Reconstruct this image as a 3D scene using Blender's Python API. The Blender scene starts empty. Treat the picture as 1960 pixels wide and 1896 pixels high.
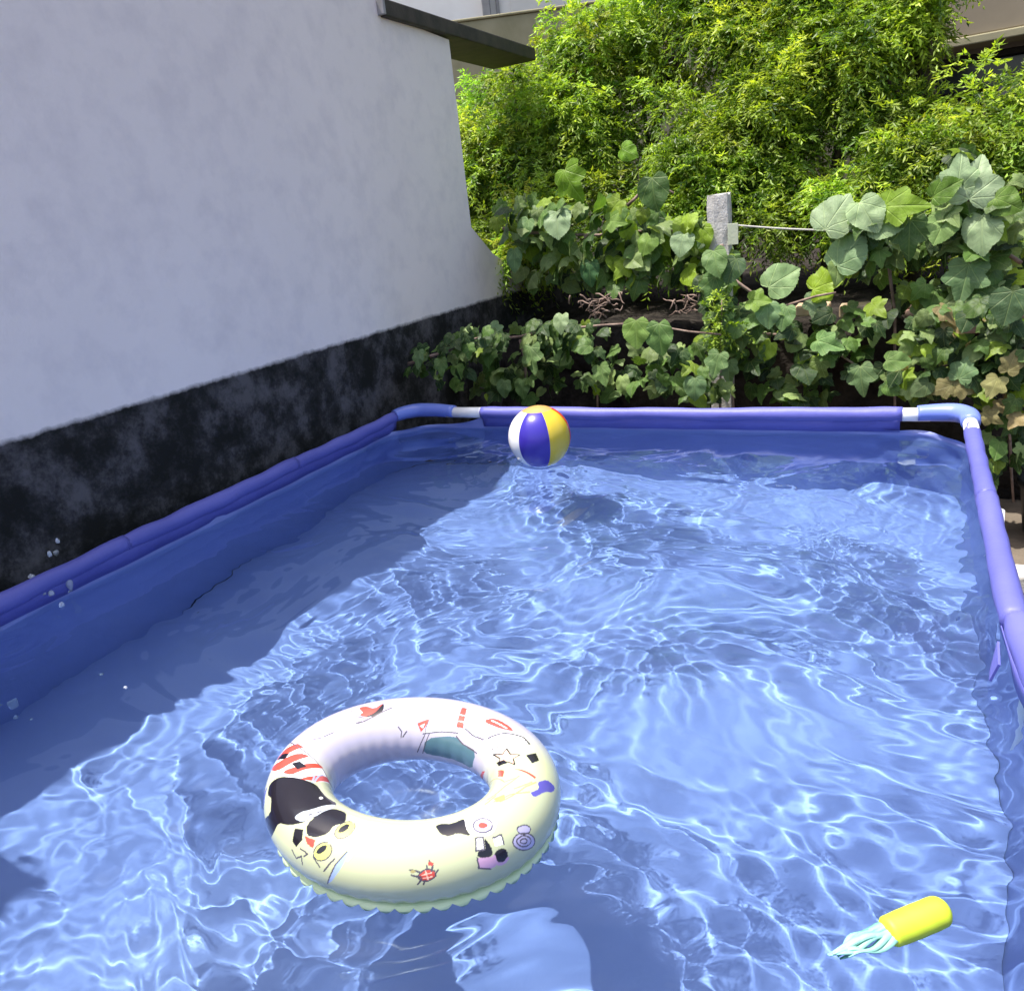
import bpy, math, random, json
import numpy as np
from mathutils import Vector, Matrix

C = bpy.context.scene.collection
SC = bpy.context.scene

# ------------------------------------------------------------------ camera
EYE = 1.51
FPX = 1500.0            # focal length in units of a 1960 x 1896 frame
CX, CY = 980.0, 948.0
RX = np.array([0.89656532, 0.05074607, -0.43999485])
RY = np.array([0.42940174, -0.34307584, 0.83541194])
RZ = np.array([-0.10855773, -0.93793593, -0.32938035])
RW = np.array([RX, RY, RZ])           # world = RW @ camera(right, down, forward)
cam_d = bpy.data.cameras.new('camera')
cam = bpy.data.objects.new('camera', cam_d); C.objects.link(cam)
cam_d.sensor_width = 36.0; cam_d.lens = 36.0 * FPX / 1960.0
cam_d.clip_start = 0.05; cam_d.clip_end = 500
right = Vector(RW[:, 0]); down = Vector(RW[:, 1]); fwd = Vector(RW[:, 2])
m = Matrix(((right.x, -down.x, -fwd.x, 0), (right.y, -down.y, -fwd.y, 0), (right.z, -down.z, -fwd.z, EYE), (0, 0, 0, 1)))
cam.matrix_world = m
SC.camera = cam

# ------------------------------------------------------------------ light
SUN = Vector((0.27, 0.12, -0.955)).normalized()      # direction the light travels
SUN_E, SKY_S, EXPO = 4.0, 0.15, 0.95
w = bpy.data.worlds.new('World'); SC.world = w; w.use_nodes = True
nt = w.node_tree; nt.nodes.clear()
sky = nt.nodes.new('ShaderNodeTexSky'); sky.sky_type = 'NISHITA'; sky.sun_disc = False
sky.sun_elevation = math.asin(-SUN.z); sky.sun_rotation = math.atan2(-SUN.x, -SUN.y)
sky.dust_density = 4.0; sky.ozone_density = 0.3; sky.air_density = 1.0
bg = nt.nodes.new('ShaderNodeBackground'); bg.inputs[1].default_value = SKY_S
wo = nt.nodes.new('ShaderNodeOutputWorld')
nt.links.new(sky.outputs[0], bg.inputs[0]); nt.links.new(bg.outputs[0], wo.inputs[0])
sl = bpy.data.lights.new('sun', 'SUN'); sl.energy = SUN_E; sl.angle = math.radians(0.5); sl.color = (1.0, 0.955, 0.88)
sun = bpy.data.objects.new('sun', sl); C.objects.link(sun)
sun.rotation_euler = SUN.to_track_quat('-Z', 'Y').to_euler(); sun.location = (-2, -1, 6)
sl.cycles.is_caustics_light = True
SC.view_settings.view_transform = 'Standard'; SC.view_settings.look = 'None'
SC.view_settings.exposure = EXPO; SC.view_settings.gamma = 1.0
cy = SC.cycles
cy.max_bounces = 10; cy.diffuse_bounces = 4; cy.glossy_bounces = 3; cy.transmission_bounces = 6; cy.transparent_max_bounces = 8
cy.caustics_reflective = False; cy.caustics_refractive = True
cy.sample_clamp_indirect = 4.0
cy.use_denoising = True

# ------------------------------------------------------------------ helpers
def ray(px, py):
    d = RW @ np.array([px - CX, py - CY, FPX]); return d / np.linalg.norm(d)
def at(px, py, Y):                       # the point on the vertical plane y = Y
    d = ray(px, py); return Vector(np.array([0, 0, EYE]) + d * (Y / d[1]))

def tag(o, label=None, cat=None, group=None, kind=None):
    if label: o['label'] = label
    if cat: o['category'] = cat
    if group: o['group'] = group
    if kind: o['kind'] = kind
    return o

def link(name, me, mat=None, parent=None, smooth=True):
    o = bpy.data.objects.new(name, me); C.objects.link(o)
    if mat is not None:
        for x in (mat if isinstance(mat, (list, tuple)) else [mat]): me.materials.append(x)
    if smooth: me.polygons.foreach_set('use_smooth', [True] * len(me.polygons))
    if parent is not None:
        o.parent = parent
        q = parent; s = Vector((0, 0, 0))
        while q is not None: s += Vector(q.location); q = q.parent
        o.location = -s
    return o

def mesh(name, vs, fs, mat=None, parent=None, smooth=True, midx=None):
    me = bpy.data.meshes.new(name); me.from_pydata([tuple(v) for v in vs], [], fs); me.update()
    o = link(name, me, mat, parent, smooth)
    if midx is not None: me.polygons.foreach_set('material_index', midx)
    return o

def fastmesh(name, V, F, mat=None, parent=None, smooth=True, tint=None, leafco=None):
    """V (n,3) float, F (m,k) int with constant k, tint (n,3)"""
    me = bpy.data.meshes.new(name)
    V = np.asarray(V, dtype=np.float32); F = np.asarray(F, dtype=np.int32)
    k = F.shape[1]
    me.vertices.add(len(V)); me.vertices.foreach_set('co', V.ravel())
    me.loops.add(F.size); me.loops.foreach_set('vertex_index', F.ravel())
    me.polygons.add(len(F))
    me.polygons.foreach_set('loop_start', np.arange(0, F.size, k, dtype=np.int32))
    me.polygons.foreach_set('loop_total', np.full(len(F), k, dtype=np.int32))
    me.update(calc_edges=True); me.validate()
    if tint is not None:
        a = me.color_attributes.new('tint', 'FLOAT_COLOR', 'POINT')
        t = np.ones((len(V), 4), dtype=np.float32); t[:, :3] = tint
        a.data.foreach_set('color', t.ravel())
    if leafco is not None:
        a = me.attributes.new('leafco', 'FLOAT_VECTOR', 'POINT'); a.data.foreach_set('vector', np.asarray(leafco, dtype=np.float32).ravel())
    return link(name, me, mat, parent, smooth)

def empty(name, loc, label, cat, group=None, kind=None):
    o = bpy.data.objects.new(name, None); C.objects.link(o); o.location = loc; o.empty_display_size = .1
    return tag(o, label, cat, group, kind)

def boxvf(x0, x1, y0, y1, z0, z1):
    v = [(x0, y0, z0), (x1, y0, z0), (x1, y1, z0), (x0, y1, z0), (x0, y0, z1), (x1, y0, z1), (x1, y1, z1), (x0, y1, z1)]
    f = [(0, 3, 2, 1), (4, 5, 6, 7), (0, 1, 5, 4), (1, 2, 6, 5), (2, 3, 7, 6), (3, 0, 4, 7)]
    return v, f

def box(name, b, mat, parent=None, bevel=0.004, seg=2):
    v, f = boxvf(*b); o = mesh(name, v, f, mat, parent, smooth=False)
    if bevel:
        md = o.modifiers.new('bevel', 'BEVEL'); md.width = bevel; md.segments = seg; md.limit_method = 'NONE'
    return o

def hexa(name, p, mat, parent=None, bevel=0.0):      # 8 free corners ordered like boxvf
    f = boxvf(0, 1, 0, 1, 0, 1)[1]; o = mesh(name, p, f, mat, parent, smooth=False)
    if bevel:
        md = o.modifiers.new('bevel', 'BEVEL'); md.width = bevel; md.segments = 2; md.limit_method = 'NONE'
    return o

def tube_vf(path, rad, n=16, cap=True, noise=None, squash=None):
    path = [Vector(p) for p in path]; V = []; F = []
    m_ = len(path)
    up = Vector((0, 0, 1))
    for i, p in enumerate(path):
        t = (path[min(i + 1, m_ - 1)] - path[max(i - 1, 0)]).normalized()
        u = up if abs(t.z) < .95 else Vector((1, 0, 0))
        s = t.cross(u).normalized(); q = s.cross(t).normalized()
        r = rad[i] if hasattr(rad, '__len__') else rad
        for k in range(n):
            a = 2 * math.pi * k / n
            rr = r * (1 + (noise(i, a) if noise else 0))
            V.append(p + s * (math.cos(a) * rr) + q * (math.sin(a) * rr * (squash or 1)))
    for i in range(m_ - 1):
        for k in range(n):
            k2 = (k + 1) % n
            F.append((i * n + k, i * n + k2, (i + 1) * n + k2, (i + 1) * n + k))
    if cap:
        F.append(tuple(range(n - 1, -1, -1))); F.append(tuple((m_ - 1) * n + k for k in range(n)))
    return V, F

def tube(name, path, rad, mat, parent=None, n=16, noise=None, squash=None):
    v, f = tube_vf(path, rad, n, True, noise, squash); return mesh(name, v, f, mat, parent)

# ------------------------------------------------------------------ materials
def newmat(name):
    mt = bpy.data.materials.new(name); mt.use_nodes = True
    t = mt.node_tree; b = t.nodes['Principled BSDF']; return mt, t, b

def N(t, kind, **kw):
    n = t.nodes.new(kind)
    for k, v in kw.items(): setattr(n, k, v)
    return n

def noise_node(t, scale, detail=6, rough=.55, vec=None, dist=0):
    n = N(t, 'ShaderNodeTexNoise'); n.inputs['Scale'].default_value = scale
    n.inputs['Detail'].default_value = detail; n.inputs['Roughness'].default_value = rough
    n.inputs['Distortion'].default_value = dist
    if vec is not None: t.links.new(vec, n.inputs['Vector'])
    return n

def ramp(t, fac, stops):
    r = N(t, 'ShaderNodeValToRGB'); e = r.color_ramp.elements
    while len(e) < len(stops): e.new(0.5)
    for k, (p, c) in enumerate(stops):
        e[k].position = p; e[k].color = (*c, 1) if len(c) == 3 else c
    t.links.new(fac, r.inputs[0]); return r

def coords(t, scale=None):
    c = N(t, 'ShaderNodeNewGeometry')
    if scale is None: return c.outputs['Position']
    mp = N(t, 'ShaderNodeMapping'); mp.inputs['Scale'].default_value = scale
    t.links.new(c.outputs['Position'], mp.inputs[0]); return mp.outputs[0]

def bump(t, b, h, strength=.3, dist=.01):
    n = N(t, 'ShaderNodeBump'); n.inputs['Strength'].default_value = strength; n.inputs['Distance'].default_value = dist
    t.links.new(h, n.inputs['Height']); t.links.new(n.outputs[0], b.inputs['Normal']); return n

def simple(name, c1, c2=None, scale=8, rough=.6, bs=.2, bd=.004, spec=.5, bscale=None, metallic=0, vscale=None):
    mt, t, b = newmat(name); vec = coords(t, vscale)
    n = noise_node(t, scale, vec=vec)
    r = ramp(t, n.outputs[0], [(.35, c1), (.65, c2 or c1)])
    t.links.new(r.outputs[0], b.inputs['Base Color'])
    b.inputs['Roughness'].default_value = rough; b.inputs['Specular IOR Level'].default_value = spec
    b.inputs['Metallic'].default_value = metallic
    n2 = noise_node(t, bscale or scale * 5, vec=vec); bump(t, b, n2.outputs[0], bs, bd)
    return mt

VINYL = ((.095, .10, .37), (.12, .125, .43))
M = {}
M['vinyl'] = simple('blue_vinyl', VINYL[0], VINYL[1], 3, .5, .35, .005, .4, 22)
M['liner'] = simple('liner_vinyl', (.212, .248, .52), (.24, .277, .57), 2.5, .42, .45, .008, .4, 7)
M['elbow'] = simple('elbow_plastic', (.14, .20, .58), (.16, .22, .62), 3, .3, .05, .001, .5, 30)
M['white'] = simple('white_enamel', (.78, .78, .78), (.84, .84, .84), 20, .28, .05, .001)

def plaster():
    mt, t, b = newmat('white_plaster'); p = coords(t)
    n1 = noise_node(t, 2.2, 5, .6, p); n2 = noise_node(t, 9, 4, .6, p)
    r1 = ramp(t, n1.outputs[0], [(.3, (.83, .75, .725)), (.7, (.87, .785, .755))])
    r2 = ramp(t, n2.outputs[0], [(.3, (.90, .90, .92)), (.55, (1, 1, 1))])
    mx = N(t, 'ShaderNodeMix', data_type='RGBA', blend_type='MULTIPLY'); mx.inputs[0].default_value = 1
    t.links.new(r1.outputs[0], mx.inputs[6]); t.links.new(r2.outputs[0], mx.inputs[7])
    # damp black foot of the wall, ragged edge at z about 1.1
    sep = N(t, 'ShaderNodeSeparateXYZ'); t.links.new(p, sep.inputs[0])
    n3 = noise_node(t, 16, 8, .7, p)
    ad = N(t, 'ShaderNodeMath', operation='MULTIPLY_ADD'); ad.inputs[1].default_value = .032
    t.links.new(n3.outputs[0], ad.inputs[0]); t.links.new(sep.outputs[2], ad.inputs[2])
    fr = ramp(t, ad.outputs[0], [(0, (0, 0, 0)), (1, (1, 1, 1))])
    mr = N(t, 'ShaderNodeMapRange'); mr.inputs[1].default_value = 1.106; mr.inputs[2].default_value = 1.124
    t.links.new(ad.outputs[0], mr.inputs[0]); t.nodes.remove(fr)
    n4 = noise_node(t, 5.5, 12, .74, p, 0)
    dk = ramp(t, n4.outputs[0], [(.42, (.012, .012, .011)), (.49, (.028, .027, .027)), (.53, (.052, .048, .050)), (.62, (.10, .093, .096))])
    mm = N(t, 'ShaderNodeMix', data_type='RGBA')
    t.links.new(mr.outputs[0], mm.inputs[0]); t.links.new(dk.outputs[0], mm.inputs[6]); t.links.new(mx.outputs[2], mm.inputs[7])
    t.links.new(mm.outputs[2], b.inputs['Base Color']); b.inputs['Roughness'].default_value = .85
    b.inputs['Specular IOR Level'].default_value = .2
    nb = noise_node(t, 45, 6, .65, p); bump(t, b, nb.outputs[0], .35, .006)
    return mt
M['plaster'] = plaster()
M['blackbase'] = simple('damp_black_render', (.008, .008, .010), (.04, .038, .05), 9, .8, .5, .01)
M['darkwood'] = simple('dark_weathered_wood', (.028, .022, .018), (.055, .042, .032), 14, .7, .4, .003)
M['whitewall'] = simple('sunlit_white_render', (.84, .81, .78), (.90, .88, .85), 3, .8, .1, .003)
M['parapet'] = simple('beige_render', (.26, .24, .14), (.33, .30, .19), 4, .85, .3, .006)
M['greytrim'] = simple('grey_trim', (.25, .24, .24), (.33, .32, .32), 6, .7, .2, .003)
M['taupe'] = simple('taupe_render', (.23, .19, .135), (.27, .225, .16), 2, .8, .15, .004)
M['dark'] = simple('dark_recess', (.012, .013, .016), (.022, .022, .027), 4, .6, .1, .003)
M['soil'] = simple('brown_soil', (.05, .038, .03), (.10, .08, .06), 12, .95, .8, .03, .1, 40)
M['yard'] = simple('taupe_earth', (.10, .082, .062), (.16, .13, .10), 5, .9, .5, .012, .2, 30)
M['bank'] = simple('shade_dark_earth', (.015, .013, .012), (.045, .038, .032), 9, .95, .9, .03, .1, 25)  # earth colour kept near black to stand in for shade behind the vines
M['tanbrick'] = simple('tan_brick', (.42, .30, .19), (.52, .38, .25), 15, .85, .4, .005)
M['redstone'] = simple('reddish_stone', (.20, .12, .09), (.34, .22, .17), 10, .85, .5, .008)
M['concrete'] = simple('pale_concrete', (.42, .40, .36), (.60, .58, .54), 22, .9, .7, .006)
M['wire'] = simple('grey_wire', (.35, .34, .32), (.45, .44, .40), 40, .5, .2, .001)
M['bark'] = simple('brown_bark', (.05, .035, .024), (.12, .09, .06), 20, .9, .8, .008)
M['twig'] = simple('dry_twig', (.14, .09, .07), (.28, .20, .16), 25, .8, .4, .003)
M['pot'] = simple('black_plastic', (.01, .01, .011), (.02, .02, .02), 10, .45, .1, .002)

def glassmat():
    mt, t, b = newmat('window_glass'); b.inputs['Base Color'].default_value = (.035, .045, .055, 1)
    b.inputs['Roughness'].default_value = .12; b.inputs['Specular IOR Level'].default_value = .6
    n = noise_node(t, 1.5, vec=coords(t)); bump(t, b, n.outputs[0], .05, .01); return mt
M['pane'] = glassmat()

def leafmat(name, trans=.35, rough=.45, spec=.45, tr_gain=(1.5, 1.6, .5), veins=False):
    mt, t, b = newmat(name)
    at_ = N(t, 'ShaderNodeAttribute', attribute_name='tint')
    n = noise_node(t, 30, vec=coords(t)); r = ramp(t, n.outputs[0], [(.3, (.8, .8, .8)), (.7, (1.1, 1.1, 1.1))])
    mx = N(t, 'ShaderNodeMix', data_type='RGBA', blend_type='MULTIPLY'); mx.inputs[0].default_value = 1
    t.links.new(at_.outputs['Color'], mx.inputs[6]); t.links.new(r.outputs[0], mx.inputs[7])
    if veins:
        av = N(t, 'ShaderNodeAttribute', attribute_name='leafco'); sp = N(t, 'ShaderNodeSeparateXYZ'); t.links.new(av.outputs['Vector'], sp.inputs[0])
        def mth(op, a, b_=None):
            q = N(t, 'ShaderNodeMath', operation=op)
            for k, v in enumerate((a, b_)):
                if v is None: continue
                if isinstance(v, (int, float)): q.inputs[k].default_value = v
                else: t.links.new(v, q.inputs[k])
            return q.outputs[0]
        x, y = sp.outputs[0], sp.outputs[1]
        ang = mth('ARCTAN2', x, y); rad = mth('SQRT', mth('ADD', mth('MULTIPLY', x, x), mth('MULTIPLY', y, y)))
        fr = mth('ABSOLUTE', mth('SUBTRACT', mth('FRACT', mth('ADD', mth('DIVIDE', ang, .66), .5)), .5))
        main = mth('MULTIPLY', mth('MULTIPLY', fr, .66), rad)
        # side veins branching from the main ones
        sv = mth('MULTIPLY', mth('ABSOLUTE', mth('SUBTRACT', mth('FRACT', mth('ADD', mth('MULTIPLY', rad, 7.5), mth('MULTIPLY', fr, -3.2))), .5)), .13)
        m1 = N(t, 'ShaderNodeMapRange'); m1.inputs[1].default_value = .004; m1.inputs[2].default_value = .020; m1.inputs[3].default_value = 1; m1.inputs[4].default_value = 0; t.links.new(main, m1.inputs[0])
        m2_ = N(t, 'ShaderNodeMapRange'); m2_.inputs[1].default_value = .002; m2_.inputs[2].default_value = .012; m2_.inputs[3].default_value = .45; m2_.inputs[4].default_value = 0; t.links.new(sv, m2_.inputs[0])
        vn = mth('MAXIMUM', m1.outputs[0], m2_.outputs[0])
        vm = N(t, 'ShaderNodeMix', data_type='RGBA', blend_type='ADD'); t.links.new(mth('MULTIPLY', vn, .5), vm.inputs[0])
        t.links.new(mx.outputs[2], vm.inputs[6]); vm.inputs[7].default_value = (.16, .18, .07, 1); mx = vm
        hh = mth('SUBTRACT', mth('MULTIPLY', n.outputs[0], .5), vn)
    t.links.new(mx.outputs[2], b.inputs['Base Color']); b.inputs['Roughness'].default_value = rough
    b.inputs['Specular IOR Level'].default_value = spec
    if veins: bump(t, b, hh, .5, .004)
    else: bump(t, b, n.outputs[0], .2, .003)
    tr = N(t, 'ShaderNodeBsdfTranslucent')
    m2 = N(t, 'ShaderNodeMix', data_type='RGBA', blend_type='MULTIPLY'); m2.inputs[0].default_value = 1
    t.links.new(mx.outputs[2], m2.inputs[6]); m2.inputs[7].default_value = (*tr_gain, 1)
    t.links.new(m2.outputs[2], tr.inputs[0])
    ms = N(t, 'ShaderNodeMixShader'); ms.inputs[0].default_value = trans
    t.links.new(b.outputs[0], ms.inputs[1]); t.links.new(tr.outputs[0], ms.inputs[2])
    t.links.new(ms.outputs[0], t.nodes['Material Output'].inputs[0]); return mt
M['hedge'] = leafmat('feathery_leaf', .45, .42, .4, (1.7, 1.7, .5))
M['vine'] = leafmat('vine_leaf', .28, .5, .32, veins=True)

def attrmat(name, rough, spec=.5, coat=0, bs=.0):
    mt, t, b = newmat(name)
    a = N(t, 'ShaderNodeAttribute', attribute_name='tint')
    t.links.new(a.outputs['Color'], b.inputs['Base Color'])
    b.inputs['Roughness'].default_value = rough; b.inputs['Specular IOR Level'].default_value = spec
    b.inputs['Coat Weight'].default_value = coat
    n = noise_node(t, 25, vec=coords(t)); bump(t, b, n.outputs[0], .06, .004); return mt
M['ringprint'] = attrmat('printed_vinyl', .22, .5, .3)

def watermat():
    mt, t, b = newmat('clear_pool_water'); t.nodes.remove(b)
    g = N(t, 'ShaderNodeBsdfGlass'); g.inputs['IOR'].default_value = 1.33; g.inputs['Roughness'].default_value = 0
    g.inputs['Color'].default_value = (.80, .955, 1, 1)
    t.links.new(g.outputs[0], t.nodes['Material Output'].inputs[0]); return mt
M['water'] = watermat()
def dropmat():
    mt, t, b = newmat('water_drop'); b.inputs['Transmission Weight'].default_value = .7
    b.inputs['Base Color'].default_value = (.9, .94, 1, 1); b.inputs['Roughness'].default_value = .05; b.inputs['IOR'].default_value = 1.33
    return mt
M['drop'] = dropmat()

# ------------------------------------------------------------------ the pool
rng = np.random.default_rng(7); R_ = random.Random(5)
X0, X1, Y0, Y1 = -2.05, 0.198, 0.05, 2.94
ZR, ZW, ZF = 0.732, 0.66, 0.14       # rim tube centre, water, floor
RC = .22                              # plan radius of the liner corners

def clamp_rr(P, x0=X0, x1=X1, y0=Y0, y1=Y1, r=RC):
    """pull points that lie outside the rounded rectangle back to its outline"""
    P = P.copy()
    P[:, 0] = np.clip(P[:, 0], x0, x1); P[:, 1] = np.clip(P[:, 1], y0, y1)
    for sx, cx_ in ((-1, x0 + r), (1, x1 - r)):
        for sy, cy_ in ((-1, y0 + r), (1, y1 - r)):
            dx = (P[:, 0] - cx_) * sx; dy = (P[:, 1] - cy_) * sy
            q = (dx > 0) & (dy > 0); d = np.hypot(dx, dy); q &= d > r
            P[q, 0] = cx_ + (dx[q] / d[q]) * r * sx; P[q, 1] = cy_ + (dy[q] / d[q]) * r * sy
    return P

def bow(y):
    u = np.clip((1.55 - np.asarray(y, float)) / .75, 0, 1); return .055 * u * u * (3 - 2 * u)

def outline(step=.02, r=RC):
    pts = []
    def seg(a, b):
        n = max(1, int(math.dist(a, b) / step))
        for i in range(n): pts.append((a[0] + (b[0] - a[0]) * i / n, a[1] + (b[1] - a[1]) * i / n))
    def arc(cx_, cy_, a0):
        n = 16
        for i in range(n):
            a = a0 + math.pi / 2 * i / n; pts.append((cx_ + r * math.cos(a), cy_ + r * math.sin(a)))
    seg((X0 + r, Y0), (X1 - r, Y0)); arc(X1 - r, Y0 + r, -math.pi / 2)
    seg((X1, Y0 + r), (X1, Y1 - r)); arc(X1 - r, Y1 - r, 0)
    seg((X1 - r, Y1), (X0 + r, Y1)); arc(X0 + r, Y1 - r, math.pi / 2)
    seg((X0, Y1 - r), (X0, Y0 + r)); arc(X0 + r, Y0 + r, math.pi)
    return np.array(pts)

def wavesum(P, specs):
    z = np.zeros(len(P))
    for kx, ky, ph, a in specs: z += a * np.sin(P[:, 0] * kx + P[:, 1] * ky + ph)
    return z

def mkwaves(n, lmin, lmax, amp, seed, power=1.6, aniso=0.0, main=0.0):
    g = np.random.default_rng(seed); out = []
    for _ in range(n):
        l = math.exp(g.uniform(math.log(lmin), math.log(lmax))); k = 2 * math.pi / l
        th = g.uniform(0, 2 * math.pi) if g.random() > aniso else main + g.normal(0, .35)
        out.append((k * math.cos(th), k * math.sin(th), g.uniform(0, 6.28), amp * (l / lmax) ** power))
    return out

pool = empty('frame_pool', (-.93, 1.5, 0), 'large rectangular blue frame pool filled with rippling water beside the white wall', 'pool')

# liner: floor sheet and wall sheet in one mesh
gx = np.arange(X0, X1 + .015, .015); gy = np.arange(Y0, Y1 + .015, .015)
GX, GY = np.meshgrid(gx, gy, indexing='ij')
Pf = clamp_rr(np.stack([GX.ravel(), GY.ravel()], 1))
wf = mkwaves(26, .25, 1.2, .0035, 3)
zf = ZF + wavesum(Pf, wf)
Vf = np.column_stack([Pf, zf]); nx, ny = len(gx), len(gy)
ii, jj = np.meshgrid(np.arange(nx - 1), np.arange(ny - 1), indexing='ij'); b0 = (ii * ny + jj).ravel()
Ff = np.stack([b0, b0 + ny, b0 + ny + 1, b0 + 1], 1)
OL = outline(); no = len(OL)
cen = np.array([(X0 + X1) / 2, (Y0 + Y1) / 2])
def corner_w(p):          # 1 in the middle of a corner, 0 on the straight sides
    dx = max(0, RC + .18 - min(p[0] - X0, X1 - p[0])); dy = max(0, RC + .18 - min(p[1] - Y0, Y1 - p[1]))
    return min(1, (dx * dy) ** .5 / (.26))
rows = [ZF - .004, ZF + .02, .20, .28, .36, .44, .52, .58, .62, .65, .67, .69, .705, .72]
Vw = []
for ri, z in enumerate(rows):
    for k, p in enumerate(OL):
        q = p - cen; nrm = np.array([0., 0.])
        cw = corner_w(p)
        if X0 + .001 < p[0] < X1 - .001 and Y0 + .001 < p[1] < Y1 - .001:
            cc = np.array([np.clip(p[0], X0 + RC, X1 - RC), np.clip(p[1], Y0 + RC, Y1 - RC)]); nrm = (p - cc) / (np.linalg.norm(p - cc) + 1e-9)
        else:
            nrm = np.array([1., 0]) if p[0] >= X1 - .001 else np.array([-1., 0]) if p[0] <= X0 + .001 else np.array([0, 1.]) if p[1] >= Y1 - .001 else np.array([0, -1.])
        h = (z - ZF) / (.72 - ZF)
        s_ = k * .02
        wr = .006 * math.sin(s_ * 7.3 + h * 3) + .004 * math.sin(s_ * 17 - h * 5) + .012 * math.sin(s_ * 2.1 + 1)
        fold = cw * (.016 * math.sin(s_ * 26 + h * 9) + .010 * math.sin(s_ * 41 - h * 13))
        off = .02 * math.sin(min(h, 1) * math.pi) + (wr + fold) * math.sin(min(1, h * 1.02) * math.pi) ** 1.0 if 0 < h < 1 else (fold * .6 if h >= 1 else 0)
        if z < ZF + .01: off = -.0
        zz = z
        if z > .64: zz = z - cw * (z - .64) / .08 * .042         # the free edge sags between the rails
        bx_ = float(bow(p[1])) * min(1, max(0, (p[0] - X1 + .25) / .2)) * min(1, h * 1.6) - (.012 if p[0] > X1 - .03 and h > .93 and p[1] < 2.4 else 0)
        Vw.append((p[0] + bx_ + nrm[0] * off, p[1] + nrm[1] * off, zz))
Vw = np.array(Vw); base = len(Vf)
Fw = []
for r_ in range(len(rows) - 1):
    for k in range(no):
        k2 = (k + 1) % no; Fw.append((base + r_ * no + k, base + r_ * no + k2, base + (r_ + 1) * no + k2, base + (r_ + 1) * no + k))
liner = fastmesh('liner', np.vstack([Vf, Vw]), np.vstack([Ff, np.array(Fw)]), M['liner'], pool)
liner.cycles.is_caustics_receiver = True

def sleeve(path, r, seed, side=None):
    g = random.Random(seed); P = []; rad = []
    a, b = Vector(path[0]), Vector(path[1]); n = max(6, int((b - a).length / .02))
    ph = g.uniform(0, 6)
    for i in range(n + 1):
        u = i / n; p = a.lerp(b, u); p.z -= .004 * math.sin(u * math.pi) + .0015 * math.sin(u * 23 + ph)
        if side is not None: p.x += float(bow(p.y)) + side
        P.append(p); e = min(u, 1 - u) * n
        rad.append(r * (1 + .035 * math.sin(u * 9 + ph) + .02 * math.sin(u * 31 + ph * 2)) * (1.0 if e > 1.5 else .97))
    nz = lambda i, an: .02 * math.sin(3 * an + i * .35 + ph) + .015 * math.sin(i * .9 + ph) + .05 * math.exp(-min(i, n - i) / 2.2) * math.sin(6 * an + seed + i)
    # hem: the flap of liner welded under the tube on the pool side comes with the sleeve
    V, F = tube_vf(P, rad, 20, True, nz)
    return mesh('rim_sleeve', V, F, M['vinyl'], pool)

XL, XR, YB = X0 - .005, X1 + .004, Y1 + .004
for k, (a, b) in enumerate(((2.85, 2.165), (2.175, 1.40), (1.41, .66), (.67, .15))):
    sleeve(((XL, a, ZR), (XL, b, ZR)), .0265 if k % 2 else .0255, 10 + k)
for k, (a, b) in enumerate(((2.775, 2.13), (2.14, 1.49), (1.50, .82), (.83, .15))):
    sleeve(((XR, a, ZR), (XR, b, ZR)), .0235 + .0012 * k, 20 + k, side=.006 if k > 1 else 0)
sleeve(((-1.651, YB, ZR), (.004, YB, ZR)), .0265, 31)
sleeve(((-1.75, Y0, ZR), (.0, Y0, ZR)), .0285, 32)
# hem strips hanging from the sleeves down to the liner edge
def hem(a, b, inward, seed, side=None):
    a, b = Vector(a), Vector(b); n = max(4, int((b - a).length / .03)); V = []; F = []
    iv = Vector(inward)
    for i in range(n + 1):
        u = i / n; p = a.lerp(b, u); p.x += float(bow(p.y)) if side else 0; wv = .0025 * math.sin(i * .8 + seed) + .002 * math.sin(i * .31)
        V += [p + iv * .020 + Vector((0, 0, -.008)), p + iv * (.012 + wv) + Vector((0, 0, -.032)), p + iv * (.007 + wv) + Vector((0, 0, -.06))]
    for i in range(n):
        for j in range(2): q = i * 3 + j; F.append((q, q + 3, q + 4, q + 1))
    o = mesh('rim_hem', V, F, M['vinyl'], pool)
    md = o.modifiers.new('thick', 'SOLIDIFY'); md.thickness = .002
    return o
hem((XL, 2.84, ZR), (XL, .16, ZR), (1, 0, 0), 1); hem((XR, 2.76, ZR), (XR, .16, ZR), (-1, 0, 0), 2, True)
hem((-1.645, YB, ZR), (-.002, YB, ZR), (0, -1, 0), 3)

# corner joints: bare white rail ends pushed into blue plastic elbows
def corner(elbow, p1, p2, w1, w2, r=.031):
    pts = [Vector(p) for p in elbow]; sm = []
    for i in range(len(pts) - 1):
        for u in (0, .25, .5, .75): 
            p0 = pts[max(0, i - 1)]; a = pts[i]; b = pts[i + 1]; p3 = pts[min(len(pts) - 1, i + 2)]
            sm.append(.5 * ((2 * a) + (b - p0) * u + (2 * p0 - 5 * a + 4 * b - p3) * u * u + (3 * a - p0 - 3 * b + p3) * u ** 3))
    sm.append(pts[-1])
    n = len(sm); rad = [r * (.93 + .16 * math.sin(math.pi * i / (n - 1))) for i in range(n)]
    tube('corner_elbow', sm, rad, M['elbow'], pool, n=20, squash=.92)
    tube('rail_end', w1, .0235, M['white'], pool, n=20); tube('rail_end', w2, .0225, M['white'], pool, n=20)
ze = ZR + .004
corner([(-1.79, YB, ze), (-1.89, YB + .008, ze + .004), (-1.98, YB - .002, ze + .006), (-2.035, YB - .05, ze + .004), (XL, YB - .085, ze)], 0, 0,
       [(-1.83, YB, ZR), (-1.60, YB, ZR)], [(XL, YB - .05, ZR), (XL, 2.80, ZR)])
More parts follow.
